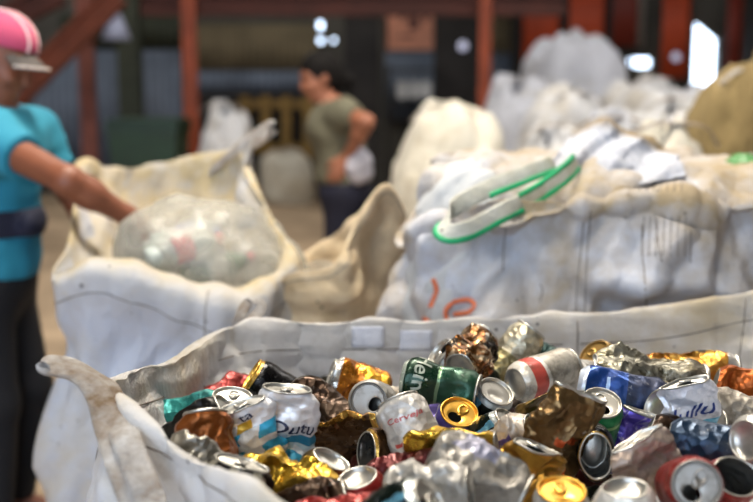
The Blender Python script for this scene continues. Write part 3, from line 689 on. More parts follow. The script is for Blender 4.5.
def add_hand(fd, wrist, d, palm_n, s=1.0, curl=0.5, thumb=1):
    """palm, four unequal bent fingers, thumb leaving the side of the palm"""
    f, l, u = frame(d, palm_n)                          # along fingers, across, back of the hand
    w = np.asarray(wrist, float); Rm = np.stack([f, l, u], 1)
    fd.ell(w+f*.048*s, (.052*s, .041*s, .016*s), Rm, .012)
    fd.cap(w-f*.02*s, w+f*.03*s, .026*s, .024*s, .02)
    for i, (y, ln) in enumerate(((-.031, .072), (-.011, .084), (.010, .078), (.030, .060))):
        a = w+f*.088*s+l*y*s*thumb*-1*-1; p = a; an = 0.15
        for j, seg in enumerate((.46, .30, .24)):
            an += curl*(0.5 if j == 0 else 0.8); q = p+s*ln*seg*(f*math.cos(an)-u*math.sin(an))
            fd.cap(p, q, (.0098-.001*j)*s, (.0090-.001*j)*s, .003); p = q
    a = w+f*.028*s-l*thumb*.034*s; b = a+s*(.038*f-.024*l*thumb-.010*u); c2 = b+s*(.032*f-.004*l*thumb-.012*u)
    fd.cap(a, b, .0135*s, .0115*s, .012); fd.cap(b, c2, .011*s, .009*s, .004)
M_skin = plain('tanned_skin', '74442f', 0.5, 0, 0.08, 9)
M_skin2 = plain('brown_skin', '8f5c46', 0.5, 0, 0.08, 9)
M_hair = plain('black_hair', '0d0a09', 0.75, 0, 0.3, 40, .15)
M_turq = plain('turquoise_jersey', '237a92', 0.85, 0, 0.10, 5)
M_navy = plain('navy_cloth', '141629', 0.85, 0, 0.2, 6)
M_black = plain('black_trousers', '0d0d12', 0.85, 0, 0.2, 6)
M_olive = plain('grey_olive_jersey', '5f5c4c', 0.9, 0, 0.12, 6)
M_pink = plain('pink_cap_cloth', 'ad4263', 0.8, 0, 0.08, 8)
M_capw = plain('cap_white_piping', 'd8b8b8', 0.8, 0, 0.08, 8)
M_capd = plain('cap_brim_grey', '4a4440', 0.8, 0, 0.1, 8)
M_eye = plain('eye_dark', '1a1210', 0.2)
M_lip = plain('lips', '6e3a34', 0.5, 0, .05)
M_shoe = plain('dark_shoe', '151313', 0.6)
def face_bits(L, s, parent, origin, R):
    for y in (-1, 1):
        v, f = lathe_vf([(0, .009*s), (.005*s, .0075*s), (.0085*s, .003*s), (.009*s, 0), (.0085*s, -.003*s), (.005*s, -.0075*s), (0, -.009*s)], 12)
        obj('eye', move_origin(v+L(.077, y*.033, -.003), origin), f, M_eye, parent)
        v, f = tube_vf([L(.087, y*.014, .024), L(.084, y*.034, .029), L(.070, y*.052, .024)], [.003*s, .004*s, .002*s], 8); obj('eyebrow', move_origin(v, origin), f, M_hair, parent)
    v, f = tube_vf([L(.085, -.024, -.074), L(.093, 0, -.073), L(.085, .024, -.074)], [.003*s, .005*s, .003*s], 8); obj('mouth', move_origin(v, origin), f, M_lip, parent)
def shoe(parent, foot, fwd, origin):
    f = np.array([fwd[0], fwd[1], 0.]); f /= np.linalg.norm(f); l = np.array([-f[1], f[0], 0]); c = np.array([foot[0], foot[1], 0])
    rows = []
    for z, s, o_ in ((0, .98, 0), (.015, 1.0, 0), (.035, .96, 0), (.06, .72, -.03), (.085, .45, -.065), (.10, .40, -.07)):
        a = np.linspace(0, 2*math.pi, 16, endpoint=False)
        rows.append([c+f*(.04+o_+.135*s*math.cos(t))+l*(.046*min(1, s*1.15)*math.sin(t))+np.array([0, 0, z]) for t in a])
    V = np.array(rows).reshape(-1, 3); Fc = [[i*16+k, i*16+(k+1) % 16, (i+1)*16+(k+1) % 16, (i+1)*16+k] for i in range(5) for k in range(16)]+[list(range(16))[::-1], list(range(80, 96))]
    obj('shoe', move_origin(V, origin), Fc, M_shoe, parent)

# ---- the person in turquoise, bending over the left sack
def person_left():
    y0 = 3.12; org = (-1.14, y0, 0)
    t = thing('person', 'person in turquoise shirt and pink cap reaching one arm into the grimy sack', 'person', org)
    hc = np.array([-1.098, y0-.02, 1.490]); fwd = (1, -.12, -.42); up = (.4, 0, 1)
    sh_n = np.array([-1.10, 2.97, 1.255]); el_n = P(68, 181, 2.80); wr_n = P(132, 219, 2.91)
    sh_f = np.array([-1.075, 3.28, 1.245]); el_f = np.array([-.93, 3.30, 1.0]); wr_f = np.array([-.74, 3.14, .99])
    pel = np.array([-1.18, y0, .84]); wst = np.array([-1.16, y0, 1.02]); che = np.array([-1.135, y0, 1.20]); nb = np.array([-1.125, y0, 1.325])
    lo = (-1.42, 2.62, 0.0); hi = (-.52, 3.5, 1.68)
    def torso(fd, e=0.0):
        fd.ell(pel+(0, 0, .02), (.135+e, .170+e, .15+e), None, .08)
        fd.ell(wst, (.122+e, .145+e, .16+e), None, .08)
        fd.ell(che, (.128+e, .165+e, .15+e), None, .08)
        for s_ in (sh_n, sh_f): fd.ell(s_+(-.0, 0, 0), (.062+e, .062+e, .062+e), None, .06)
        fd.cap(sh_n, sh_f, .06+e, .06+e, .06)
    b = Field(lo, hi, .0065); torso(b)
    b.cap(nb-(0, 0, .06), hc-(.03, 0, .08), .062, .054, .03)
    L, R = add_head(b, hc, fwd, up, 1.0)
    for s_, e_, w_ in ((sh_n, el_n, wr_n), (sh_f, el_f, wr_f)):
        b.cap(s_, e_, .052, .040, .03); b.cap(e_, e_+(w_-e_)*.35, .041, .041, .02); b.cap(e_+(w_-e_)*.3, w_, .040, .026, .02)
    add_hand(b, wr_n, (wr_n-el_n)+np.array([0, 0, -.05]), (.3, -.4, 1), 1.0, .55, 1)
    add_hand(b, wr_f, (wr_f-el_f)+np.array([0, 0, -.05]), (.3, .4, 1), 1.0, .55, -1)
    legs = []
    for s_ in (-1, 1):
        hp = pel+(0, s_*.085, -.03); kn = np.array([-1.13+.02*s_, y0+s_*.095, .46]); an = np.array([-1.17, y0+s_*.10, .08]); legs.append((hp, kn, an))
        b.cap(hp, kn, .085, .055, .04); b.cap(kn, kn*.6+an*.4, .055, .052, .02); b.cap(kn*.6+an*.4, an, .052, .036, .02)
        b.cap(an, an+(.13, 0, -.045), .036, .028, .02)
    b.mesh('body', M_skin, t, org)
    c = Field(lo, hi, .008)
    torso(c, .014)
    for s_, e_ in ((sh_n, el_n), (sh_f, el_f)):
        c2 = Field(lo, hi, .01)
        m = s_+(e_-s_)*.46; c.cap(s_, m, .072, .070, .05)
    # shirt: open at the neck and hem, wrinkled
    g = np.stack(np.meshgrid(*[c.o[i]+c.h*np.arange(c.n[i]) for i in range(3)], indexing='ij'), -1)
    c.F += .007*crumple(g.reshape(-1, 3)*np.array([1, 1, 1.6]), .12, 4, 4).reshape(c.F.shape)
    c.plane((0, 0, .835), (0, 0, -1)); c.plane(nb+np.array([0, 0, .03]), (.25, 0, 1)); c.cap(nb-(0, 0, .07), nb+(0, 0, .012), .085, .066, .05); c.plane(nb+np.array([0, 0, .03]), (.25, 0, 1))
    for s_, e_ in ((sh_n, el_n), (sh_f, el_f)):
        m = s_+(e_-s_)*.46; d = (e_-s_)/np.linalg.norm(e_-s_); w, gg = c.win(m-.13, m+.13)
        c.F[w] = np.maximum(c.F[w], np.where(np.linalg.norm(gg-m, axis=-1) < .125, (gg-m)@d, -1))
    c.mesh('shirt', M_turq, t, org)
    c = Field((-1.42, 2.85, .03), (-.85, 3.4, 1.0), .009)
    c.ell(pel, (.142, .178, .15), None, .05)
    for hp, kn, an in legs: c.cap(hp, kn, .100, .074, .05); c.cap(kn, an, .074, .058, .03)
    c.plane((0, 0, .09), (0, 0, -1)); c.plane((0, 0, .93), (0, 0, 1)); c.mesh('trousers', M_black, t, org)
    # waist pouch band
    c = Field((-1.42, 2.85, .85), (-.85, 3.4, 1.15), .008)
    c.ell(wst*.6+pel*.4+(0, 0, .045), (.158, .186, .24), None, .03); c.ell((-1.01, 3.06, 1.005), (.03, .08, .045), None, .03)
    c.plane((0, 0, .965), (0, 0, -1)); c.plane((0, 0, 1.045), (0, 0, 1)); o = c.mesh('waist_band', M_navy, t, org); o['label'] = 'dark navy waist band'
    for hp, kn, an in legs: shoe(t, an, (1, 0, 0), org)
    face_bits(L, 1.0, t, org, R)
    h = Field(hc-.22, hc+.22, .006)                      # hair below the cap
    h.ell(L(-.03, 0, .02), (.086, .082, .095), R, .01); h.ell(L(-.065, 0, -.05), (.045, .062, .06), R, .03); h.cap(L(-.08, 0, -.02), L(-.15, 0, -.10), .03, .02, .03)
    ax = np.stack([R[:, 0]])[0]; h.plane(L(.0, 0, 0), R[:, 0]); h.mesh('hair', M_hair, t, org)
    k = Field(hc-.25, hc+.25, .005)                      # cap
    k.ell(L(-.012, 0, .042), (.107, .088, .090), R, .01)
    k.plane(L(0, 0, .030), -R[:, 2]+.15*R[:, 0]); cp = k.mesh('cap', M_pink, t, org)
    V = []
    for q in np.linspace(-1, 1, 17):                     # brim
        for e_ in (0, .5, 1):
            V.append(L(.085-.035*q*q+e_*(.066-.035*q*q), q*(.078-.006*e_), .040-.022*q*q-.022*e_))
    n = len(V); V = V+[a-R[:, 2]*.006 for a in V]
    Fc = [[i*3+j, i*3+j+1, (i+1)*3+j+1, (i+1)*3+j] for i in range(16) for j in range(2)]; Fc += [[n+a for a in q[::-1]] for q in Fc]
    bd = [i*3+2 for i in range(17)]; Fc += [[bd[i], n+bd[i], n+bd[i+1], bd[i+1]] for i in range(16)]
    o = obj('brim', move_origin(V, org), Fc, M_capd, cp)
    for yy in (-.03, .03):
        pts = [L(-.012+.108*math.cos(a)*math.sqrt(1-(yy/.09)**2), yy, .042+.091*math.sin(a)*math.sqrt(1-(yy/.093)**2)) for a in np.linspace(.0, 2.6, 24)]
        o = tube('piping', move_origin(pts, org), .0045, M_capw, cp, 6)
    o = tube('brim_edge', move_origin([a+R[:, 2]*.0 for a in [V[i] for i in bd]], org), .005, plain('brim_edge_pale', 'b0a49c', .8), cp, 6)
person_left()

# ---- the woman behind, hand on hip
def person_back():
    y0 = 5.4; org = (-.15, y0, 0)
    t = thing('person', 'dark-haired person in grey-olive shirt standing with a hand on the hip', 'person', org)
    hc = P(319, 76, y0); fwd = (-1, -.35, -.25); up = (-.28, 0, 1)
    pel = np.array([-.165, y0, .86]); wst = np.array([-.185, y0, 1.03]); che = np.array([-.205, y0, 1.19]); nb = np.array([-.225, y0, 1.32])
    sh_n = np.array([-.165, y0-.16, 1.255]); el_n = P(366, 122, y0-.30); wr_n = P(347, 158, y0-.17)
    sh_f = np.array([-.225, y0+.16, 1.255]); el_f = np.array([-.21, y0+.24, 1.0]); wr_f = np.array([-.20, y0+.22, .80])
    lo = (-.62, y0-.45, 0); hi = (.15, y0+.42, 1.68)
    def torso(fd, e=0.0):
        fd.ell(pel+(0, 0, .03), (.125+e, .170+e, .14+e), None, .08); fd.ell(wst, (.115+e, .140+e, .16+e), None, .08)
        fd.ell(che, (.122+e, .155+e, .14+e), None, .08); fd.cap(sh_n, sh_f, .06+e, .06+e, .06); fd.ell(che+(-.07, 0, -.02), (.07+e, .12+e, .07+e), None, .05)
    b = Field(lo, hi, .0075); torso(b); b.cap(nb-(0, 0, .06), hc-np.array([-.03, 0, .09]), .056, .050, .03)
    L, R = add_head(b, hc, fwd, up, .98)
    for s_, e_, w_ in ((sh_n, el_n, wr_n), (sh_f, el_f, wr_f)):
        b.cap(s_, e_, .048, .040, .03); b.cap(e_, e_+(w_-e_)*.35, .040, .038, .02); b.cap(e_+(w_-e_)*.3, w_, .038, .025, .02)
    add_hand(b, wr_n, (-.5, -.2, -.75), (0, -1, .2), .95, .35, 1); add_hand(b, wr_f, (-.1, 0, -1), (0, 1, .2), .95, .4, -1)
    legs = []
    for s_ in (-1, 1):
        hp = pel+(0, s_*.085, -.03); kn = np.array([-.175+.02*s_, y0+s_*.09, .47]); an = np.array([-.14, y0+s_*.10, .08]); legs.append((hp, kn, an))
        b.cap(hp, kn, .085, .055, .04); b.cap(kn, kn*.6+an*.4, .055, .052, .02); b.cap(kn*.6+an*.4, an, .052, .036, .02); b.cap(an, an+(-.13, 0, -.045), .036, .028, .02)
    b.mesh('body', M_skin2, t, org)
    c = Field(lo, hi, .0095); torso(c, .016)
    for s_, e_ in ((sh_n, el_n), (sh_f, el_f)): c.cap(s_, s_+(e_-s_)*.6, .070, .064, .05)
    g = np.stack(np.meshgrid(*[c.o[i]+c.h*np.arange(c.n[i]) for i in range(3)], indexing='ij'), -1)
    c.F += .007*crumple(g.reshape(-1, 3)*np.array([1, 1, 1.5]), .13, 14, 4).reshape(c.F.shape)
    c.plane((0, 0, .90), (0, 0, -1)); c.plane(nb+np.array([0, 0, .0]), (-.3, 0, 1))
    for s_, e_ in ((sh_n, el_n), (sh_f, el_f)):
        m = s_+(e_-s_)*.6; d = (e_-s_)/np.linalg.norm(e_-s_); w, gg = c.win(m-.13, m+.13); c.F[w] = np.maximum(c.F[w], np.where(np.linalg.norm(gg-m, axis=-1) < .115, (gg-m)@d, -1))
    c.mesh('shirt', M_olive, t, org)
    c = Field((-.5, y0-.4, .03), (.15, y0+.4, 1.05), .01); c.ell(pel, (.142, .182, .15), None, .05)
    for hp, kn, an in legs: c.cap(hp, kn, .105, .078, .05); c.cap(kn, an, .078, .062, .03)
    c.plane((0, 0, .09), (0, 0, -1)); c.plane((0, 0, .94), (0, 0, 1)); c.mesh('trousers', M_navy, t, org)
    c = Field((-.4, y0-.4, .80), (.15, y0+.4, 1.15), .01); q = P(357, 163, y0-.16); c.ell(q, (.075, .06, .085), None, .03); c.ell(q+(.01, .02, -.06), (.065, .06, .05), None, .03)
    g = np.stack(np.meshgrid(*[c.o[i]+c.h*np.arange(c.n[i]) for i in range(3)], indexing='ij'), -1); c.F += .012*crumple(g.reshape(-1, 3), .08, 3, 4).reshape(c.F.shape)
    o = c.mesh('bunched_cloth', plain('white_cotton', 'b9b8c4', .9, 0, .1), t, org); o['label'] = 'white cloth bunched at the waist'
    for hp, kn, an in legs: shoe(t, an, (-1, 0, 0), org)
    face_bits(L, .98, t, org, R)
    h = Field(hc-.26, hc+.26, .007); h.ell(L(-.018, 0, .030), (.108, .086, .100), R, .01); h.ell(L(-.06, 0, -.03), (.055, .075, .08), R, .03)
    h.cap(L(-.10, 0, .0), L(-.145, 0, -.06), .042, .036, .02); h.cap(L(-.145, 0, -.06), L(-.13, 0, -.13), .036, .02, .02)
    w, gg = h.win(h.o, h.o+h.h*h.n); h.F = np.maximum(h.F, -sd_ell(gg, L(.085, 0, -.055), (.085, .085, .105), R)); h.mesh('hair', M_hair, t, org)
person_back()

# ------------------------------------------------------------------ clear plastic bag of bottles in the left sack
def film_mat():
    n = NT('clear_film'); k = n.noise(14, 5); n.bump(n.noise(30, 5), .006, .7)
    n.fin((.55, .54, .49, 1), .3, 0, .5)
    tp = n.n('ShaderNodeBsdfTransparent'); tl = n.n('ShaderNodeBsdfTranslucent'); tl.inputs[0].default_value = (.55, .53, .46, 1)
    m1 = n.n('ShaderNodeMixShader'); m1.inputs[0].default_value = .45; n.t.links.new(n.b.outputs[0], m1.inputs[1]); n.t.links.new(tl.outputs[0], m1.inputs[2])
    m2 = n.n('ShaderNodeMixShader'); n.set(m2.inputs[0], n.ramp(k, [(.35, G(.80)), (.7, G(.45))])); n.t.links.new(m1.outputs[0], m2.inputs[1]); n.t.links.new(tp.outputs[0], m2.inputs[2])
    n.t.links.new(m2.outputs[0], n.out.inputs[0]); return n.m
c = P(211, 252, 2.76); rx = .235
a = np.linspace(0, 2*math.pi, 14, endpoint=False)
rows = [np.stack([c[0]+rx*s*np.cos(a)+ox, c[1]+.24*s*np.sin(a), np.full(14, c[2]+dz)+sl*np.cos(a)], 1) for dz, s, ox, sl in
        ((-.20, .5, 0, 0), (-.17, .85, 0, 0), (-.09, 1.03, 0, -.01), (-.01, 1.05, .0, -.02), (.06, .92, -.01, -.025), (.105, .66, -.015, -.02), (.128, .36, -.02, -.01), (.135, .05, -.02, 0))]
pc = Cloth(rows, 110, 70, 91, .03, .16, .006, .06)
orgP = (c[0], c[1], c[2]-.2)
pb_ = thing('plastic_bag', 'translucent plastic bag of bottles lying inside the grimy left sack', 'bag', orgP)
pc.build('film', film_mat(), pb_, .001, orgP)
kp = np.array([c[0]+.245, c[1]-.06, c[2]-.055])
v, f, ac = ribbon([kp+(-.07, .0, .0), kp, kp+(.05, -.03, .02), kp+(.10, -.05, .0)], (0, .4, 1), .06, 30, .004, .02); obj('knotted_neck', move_origin(v, orgP), f, film_mat(), pb_)
M_pet = NT('bottle_plastic'); M_pet.b.inputs['Transmission Weight'].default_value = .35; M_pet = M_pet.fin((.62, .68, .64, 1), .2)
M_petg = NT('green_bottle_plastic'); M_petg = M_petg.fin(hexc('4a6a50'), .25)
def bottle(ce, ax, m, lab, capc, seed, label):
    t = thing('plastic_bottle', label, 'bottle', ce, 'bottles in the plastic bag')
    R = Vector(ax).to_track_quat('Z', 'Y').to_matrix(); rg = np.random.RandomState(seed)
    prof = [(.0, -.09), (.026, -.09), (.031, -.082), (.032, -.04), (.029, -.03), (.032, -.02), (.032, .03), (.030, .05), (.022, .075), (.013, .088), (.012, .098)]
    v, f = lathe_vf(prof, 20, (0, 0, 0), R); v = v+.003*crumple(v, .05, seed)[:, None]*v/(np.linalg.norm(v, axis=1)[:, None]+1e-6); obj('bottle_body', v, f, m, t)
    v, f = lathe_vf([(.0328, -.02), (.0334, .0), (.0328, .028)], 20, (0, 0, 0), R); obj('paper_label', v, f, lab, t)
    v, f = lathe_vf([(.0145, .092), (.0145, .110), (.013, .112), (0, .112)], 16, (0, 0, 0), R); obj('cap', v, f, capc, t)
lab_r = plain('red_white_label', 'c03040', .5, 0, .1); lab_w = plain('white_label', 'cfcfc8', .5, 0, .1); lab_b = plain('blue_label', '6f86b8', .5)
bx = np.array([.84, .45, .22]); bx /= np.linalg.norm(bx); by = np.cross([0, 0, 1], bx); by /= np.linalg.norm(by); bz_ = np.cross(bx, by); bc = P(190, 255, 2.665)
for k, (i, j, sh, m, lb, cp_, lab) in enumerate([
    (-1, 1, -.04, M_pet, lab_r, lab_r, 'clear bottle with red label nearest the front of the plastic bag'),
    (0, 1, -.02, M_pet, lab_w, lab_b, 'clear bottle with white label and blue cap amid the plastic bag'),
    (1, 1, .02, M_pet, lab_b, lab_w, 'clear bottle with pale blue label at the back of the plastic bag'),
    (-1, 0, .03, M_petg, lab_w, lab_r, 'green bottle with white label and red cap low in the plastic bag'),
    (0, 0, -.05, M_pet, lab_w, lab_w, 'clear bottle with white label and white cap low in the plastic bag'),
    (1, 0, .0, M_petg, lab_b, lab_b, 'green bottle with blue label low at the back of the plastic bag')]):
    bottle(bc+by*(i*.075)+bz_*((j-.5)*.074)+bx*sh, bx, m, lb, cp_, 40+k, lab)
# ------------------------------------------------------------------ the cans
RB, H0 = 0.033, 0.122
_style = {}
def can_mat(key, bands, metal=.75, rough=.34, patches=(), dirt=.45, streak=None, crinkle=.55):
    """printed tin: colour bands up the can, printed blocks, painted-in glints, scratches and grime; metal inside, darkened in colour for its shade"""
    if key in _style: return _style[key]
    n = NT('can_print_'+key); uv = n.n('ShaderNodeUVMap'); uv.uv_map = 'UVMap'
    sp = n.n('ShaderNodeSeparateXYZ'); n.set(sp.inputs[0], uv.outputs[0]); u, v = sp.outputs[0], sp.outputs[1]
    stops = []; p = 0.0
    for e, c in bands: stops.append((p, hexc(c))); p = e
    col = n.ramp(v, stops, 'CONSTANT') if len(stops) > 1 else stops[0][1]
    wob = n.noise(30, 3)
    for (u0, u1, v0, v1, c, *soft) in patches:
        uu = n.math('ADD', u, n.math('MULTIPLY', n.math('SUBTRACT', wob, .5), soft[0] if soft else 0.0)); vv = n.math('ADD', v, n.math('MULTIPLY', n.math('SUBTRACT', wob, .5), soft[0] if soft else 0.0))
        m = n.math('MULTIPLY', n.math('MULTIPLY', n.math('GREATER_THAN', uu, u0), n.math('LESS_THAN', uu, u1)), n.math('MULTIPLY', n.math('GREATER_THAN', vv, v0), n.math('LESS_THAN', vv, v1)))
        col = n.mix(m, col, hexc(c))
    if streak:
        m = n.ramp(n.noise(26, 4, None, .7, 1.5), [(.50, G(0)), (.56, G(1))]); col = n.mix(m, col, hexc(streak))
    gr = n.ramp(n.noise(22, 6, None, .7), [(.45, G(0)), (.68, G(1))]); col = n.mix(n.math('MULTIPLY', gr, min(.9, dirt*1.25+.08)), col, (.05, .038, .025, 1))
    sc = n.ramp(n.noise(55, 6, None, .75), [(.62, G(0)), (.68, G(1))]); col = n.mix(n.math('MULTIPLY', sc, .35), col, (.62, .60, .56, 1))
    ge = n.n('ShaderNodeNewGeometry'); col = n.mix(ge.outputs['Backfacing'], col, (.17, .16, .14, 1))  # inner face coloured dark to paint in the shade behind the mouth hole
    vo = n.n('ShaderNodeTexVoronoi', Scale=75.0); n.set(vo.inputs['Vector'], n.obj()); crk = crinkle
    n.bump(n.math('ADD', n.math('MULTIPLY', vo.outputs['Distance'], crk), n.math('MULTIPLY', n.noise(60, 4), .3)), .006, .8)
    n.fin(col, n.math('ADD', rough, n.math('MULTIPLY', gr, .3)), metal, .5); _style[key] = n.m; return n.m
def metal_mat(name, c, rough=.28, dirt=.3):
    n = NT(name); gr = n.ramp(n.noise(30, 6, None, .7), [(.5, G(0)), (.75, G(1))]); col = n.mix(n.math('MULTIPLY', gr, dirt), hexc(c), (.06, .045, .03, 1))
    n.bump(n.noise(70, 3), .0008, .3); return n.fin(col, n.math('ADD', rough, n.math('MULTIPLY', gr, .3)), .85, .5)
ALU = metal_mat('bare_aluminium', 'b4b1a9', .34, .45); ALUD = metal_mat('dull_aluminium', '94908a', .45, .5); GOLDM = metal_mat('gold_lacquer', 'd8a84a', .28, .25); BRASS = metal_mat('dull_brass', 'a08048', .38, .5)
INK = {}
def ink(c):
    if c not in INK: INK[c] = plain('ink_'+c, c, .45, .2, .1)
    return INK[c]
NA = 56
BODY = []
for r, z in ((.0258, .0012), (.0285, .0045), (.0312, .0085), (.0326, .0125)): BODY.append((r, z))
for z in np.linspace(.016, .1045, 34): BODY.append((RB, z))
for r, z in ((.0325, .1075), (.0312, .1110), (.0296, .1140), (.0280, .1165), (.0272, .1182)): BODY.append((r, z))
BASEP = [(.0258, .0012), (.0250, .0002), (.0238, .0002), (.0228, .0016), (.0218, .0042), (.0185, .0072), (.0130, .0092), (.0065, .0102), (.0004, .0104)]
RIM = [(.0272, .1182), (.0284, .1188), (.0287, .1205), (.0282, .1219), (.0270, .1220), (.0263, .1208), (.0258, .1165), (.0248, .1158), (.0240, .1172), (.0232, .1180)]
def lid_panel(mouth):
    """panel from the countersink to the mouth hole (a real hole when open)"""
    n = 40; V = []; Fc = []
    cx = .0105; ex, ey = (.0088, .0108)
    for j, t in enumerate((0, .12, .4, .75, 1)):
        for k in range(n):
            a = 2*math.pi*k/n; hx, hy = cx+ex*math.cos(a), ey*math.sin(a); ox, oy = .0232*math.cos(a), .0232*math.sin(a)
            V.append((hx+(ox-hx)*t, hy+(oy-hy)*t, .1180-(.0008 if j == 0 else 0)))
    Fc = [[j*n+k, (j+1)*n+k, (j+1)*n+(k+1) % n, j*n+(k+1) % n] for j in range(4) for k in range(n)]
    if not mouth: Fc.append(list(range(n)))
    return np.array(V), [f[::-1] for f in Fc]
def tab_vf():
    """ring pull: a flat loop with a finger hole and a rivet"""
    n = 28; V = []; Fc = []
    for z in (.1187, .1199):
        for s in (0, 1):
            for k in range(n):
                a = 2*math.pi*k/n
                if s: V.append((-.0075+.0125*math.cos(a), .0078*math.sin(a)*(1-.12*math.cos(a)), z))
                else: V.append((-.0125+.0048*math.cos(a), .0050*math.sin(a), z))
    for k in range(n):
        k2 = (k+1) % n; a, b, c, d = 0, n, 2*n, 3*n
        Fc += [[a+k, a+k2, b+k2, b+k], [c+k, d+k, d+k2, c+k2], [b+k, b+k2, d+k2, d+k], [a+k, c+k, c+k2, a+k2]]
    v, f = lathe_vf([(.003, .118), (.003, .1205), (.0015, .1212), (.0001, .1213)], 12)
    return join((V, Fc), (v, f))
def deformer(H, hl=1, s=1, fl=0, flr=0, cr=.002, crw=.035, bend=0, bz=.5, bdir=0, bw=.35, tw=0, fe=.1, pinch=0, seed=1, dent=.0):
    rg = np.random.RandomState(seed*7+3); off = rg.uniform(-5, 5, 3)
    dn = [(rg.uniform(-math.pi, math.pi), rg.uniform(.25, .8)*H0) for _ in range(4)]
    def f(p):
        p = np.array(p, float); z0 = p[:, 2].copy(); t = z0/H0
        w = sstep(0, .22, t)*sstep(0, .22, 1-t); wf = fe+(1-fe)*w
        r = np.hypot(p[:, 0], p[:, 1]); th = np.arctan2(p[:, 1], p[:, 0])
        if dent:
            for a, zz in dn:
                da = np.abs((th-a+math.pi) % (2*math.pi)-math.pi)*RB; dd = np.hypot(da, (z0-zz)*.8); k = 1-dent*np.maximum(0, 1-dd/.028)
                p[:, 0] *= k; p[:, 1] *= k
        if pinch:
            k = 1-pinch*np.exp(-((t-bz)/.16)**2); p[:, 0] *= k; p[:, 1] *= .6+.4*k
        if tw:
            a = math.radians(tw)*sstep(.25, .75, t); c_, s_ = np.cos(a), np.sin(a); p[:, 0], p[:, 1] = p[:, 0]*c_-p[:, 1]*s_, p[:, 0]*s_+p[:, 1]*c_
        if s < 1:                                           # pressed end to end: pleats
            ph = tri(t*2.6+.15*np.cos(2*th+seed)); k = 1+(1-s)*.34*ph*w; p[:, 0] *= k; p[:, 1] *= k
        if fl:
            a = math.radians(flr); c_, s_ = math.cos(a), math.sin(a); x = p[:, 0]*c_+p[:, 1]*s_; y = -p[:, 0]*s_+p[:, 1]*c_
            x = x*(1-fl*wf); y = y*(1+.5*fl*wf); x = x+.25*fl*wf*.02*np.sin(t*9+seed)
            p[:, 0], p[:, 1] = x*c_-y*s_, x*s_+y*c_
        p[:, 2] *= hl*s
        q = p+off
        d = np.stack([crumple(q*np.array([1, 1, .8]), crw, seed*13+i, 3) for i in range(3)], 1)
        we = np.maximum(w, .12+.5*fe)
        p = p+d*(cr*we)[:, None]*np.array([1, 1, .6])
        fine = crumple(q, crw*.4, seed*13+7, 3); p[:, :2] *= (1+fine*w*min(.10, cr*7))[:, None]
        if bend:
            a = math.radians(bdir); c_, s_ = math.cos(a), math.sin(a); Ht = H0*hl*s
            zz = np.linspace(-.15*Ht, 1.15*Ht, 200); ph = math.radians(bend)*sstep(bz-bw/2, bz+bw/2, zz/Ht); dz = zz[1]-zz[0]
            X_ = np.cumsum(np.sin(ph))*dz; Z_ = np.cumsum(np.cos(ph))*dz; i0 = np.argmin(np.abs(zz-bz*Ht)); X_ -= X_[i0]; Z_ += bz*Ht-Z_[i0]
            P_ = np.interp(p[:, 2], zz, ph); cx = np.interp(p[:, 2], zz, X_); cz = np.interp(p[:, 2], zz, Z_); tilt = math.radians(bend)*.5
            x = p[:, 0]*c_+p[:, 1]*s_; y = -p[:, 0]*s_+p[:, 1]*c_
            x2 = cx+x*np.cos(P_); z2 = cz-x*np.sin(P_)
            xx = x2*math.cos(tilt)-(z2-bz*Ht)*math.sin(tilt); z3 = bz*Ht+x2*math.sin(tilt)+(z2-bz*Ht)*math.cos(tilt)
            p = np.stack([xx*c_-y*s_, xx*s_+y*c_, z3], 1)
        return p
    return f
_txt = {}
def text_vf(body, size, shear=0):
    key = (body, size, shear)
    if key in _txt: return _txt[key]
    cu = bpy.data.curves.new('t', 'FONT'); cu.body = body; cu.size = size; cu.shear = shear; cu.align_x = 'CENTER'; cu.align_y = 'CENTER'; cu.resolution_u = 3; cu.offset = size*.012
    o = bpy.data.objects.new('t', cu); COL.objects.link(o); dg = bpy.context.evaluated_depsgraph_get(); me = bpy.data.meshes.new_from_object(o.evaluated_get(dg))
    bm = bmesh.new(); bm.from_mesh(me); bmesh.ops.triangulate(bm, faces=bm.faces[:])
    for _ in range(4):
        es = [e for e in bm.edges if e.calc_length() > .0028]
        if not es: break
        bmesh.ops.subdivide_edges(bm, edges=es, cuts=1); bmesh.ops.triangulate(bm, faces=[f for f in bm.faces if len(f.verts) > 3])
    bm.verts.index_update(); v = np.array([w.co[:] for w in bm.verts]); f = [[w.index for w in q.verts] for q in bm.faces]; bm.free()
    bpy.data.objects.remove(o); bpy.data.curves.remove(cu); bpy.data.meshes.remove(me); _txt[key] = (v, f); return v, f
LIDV = {m: lid_panel(m) for m in (True, False)}; TABV = tab_vf()
CANS = []; t_axis = {}
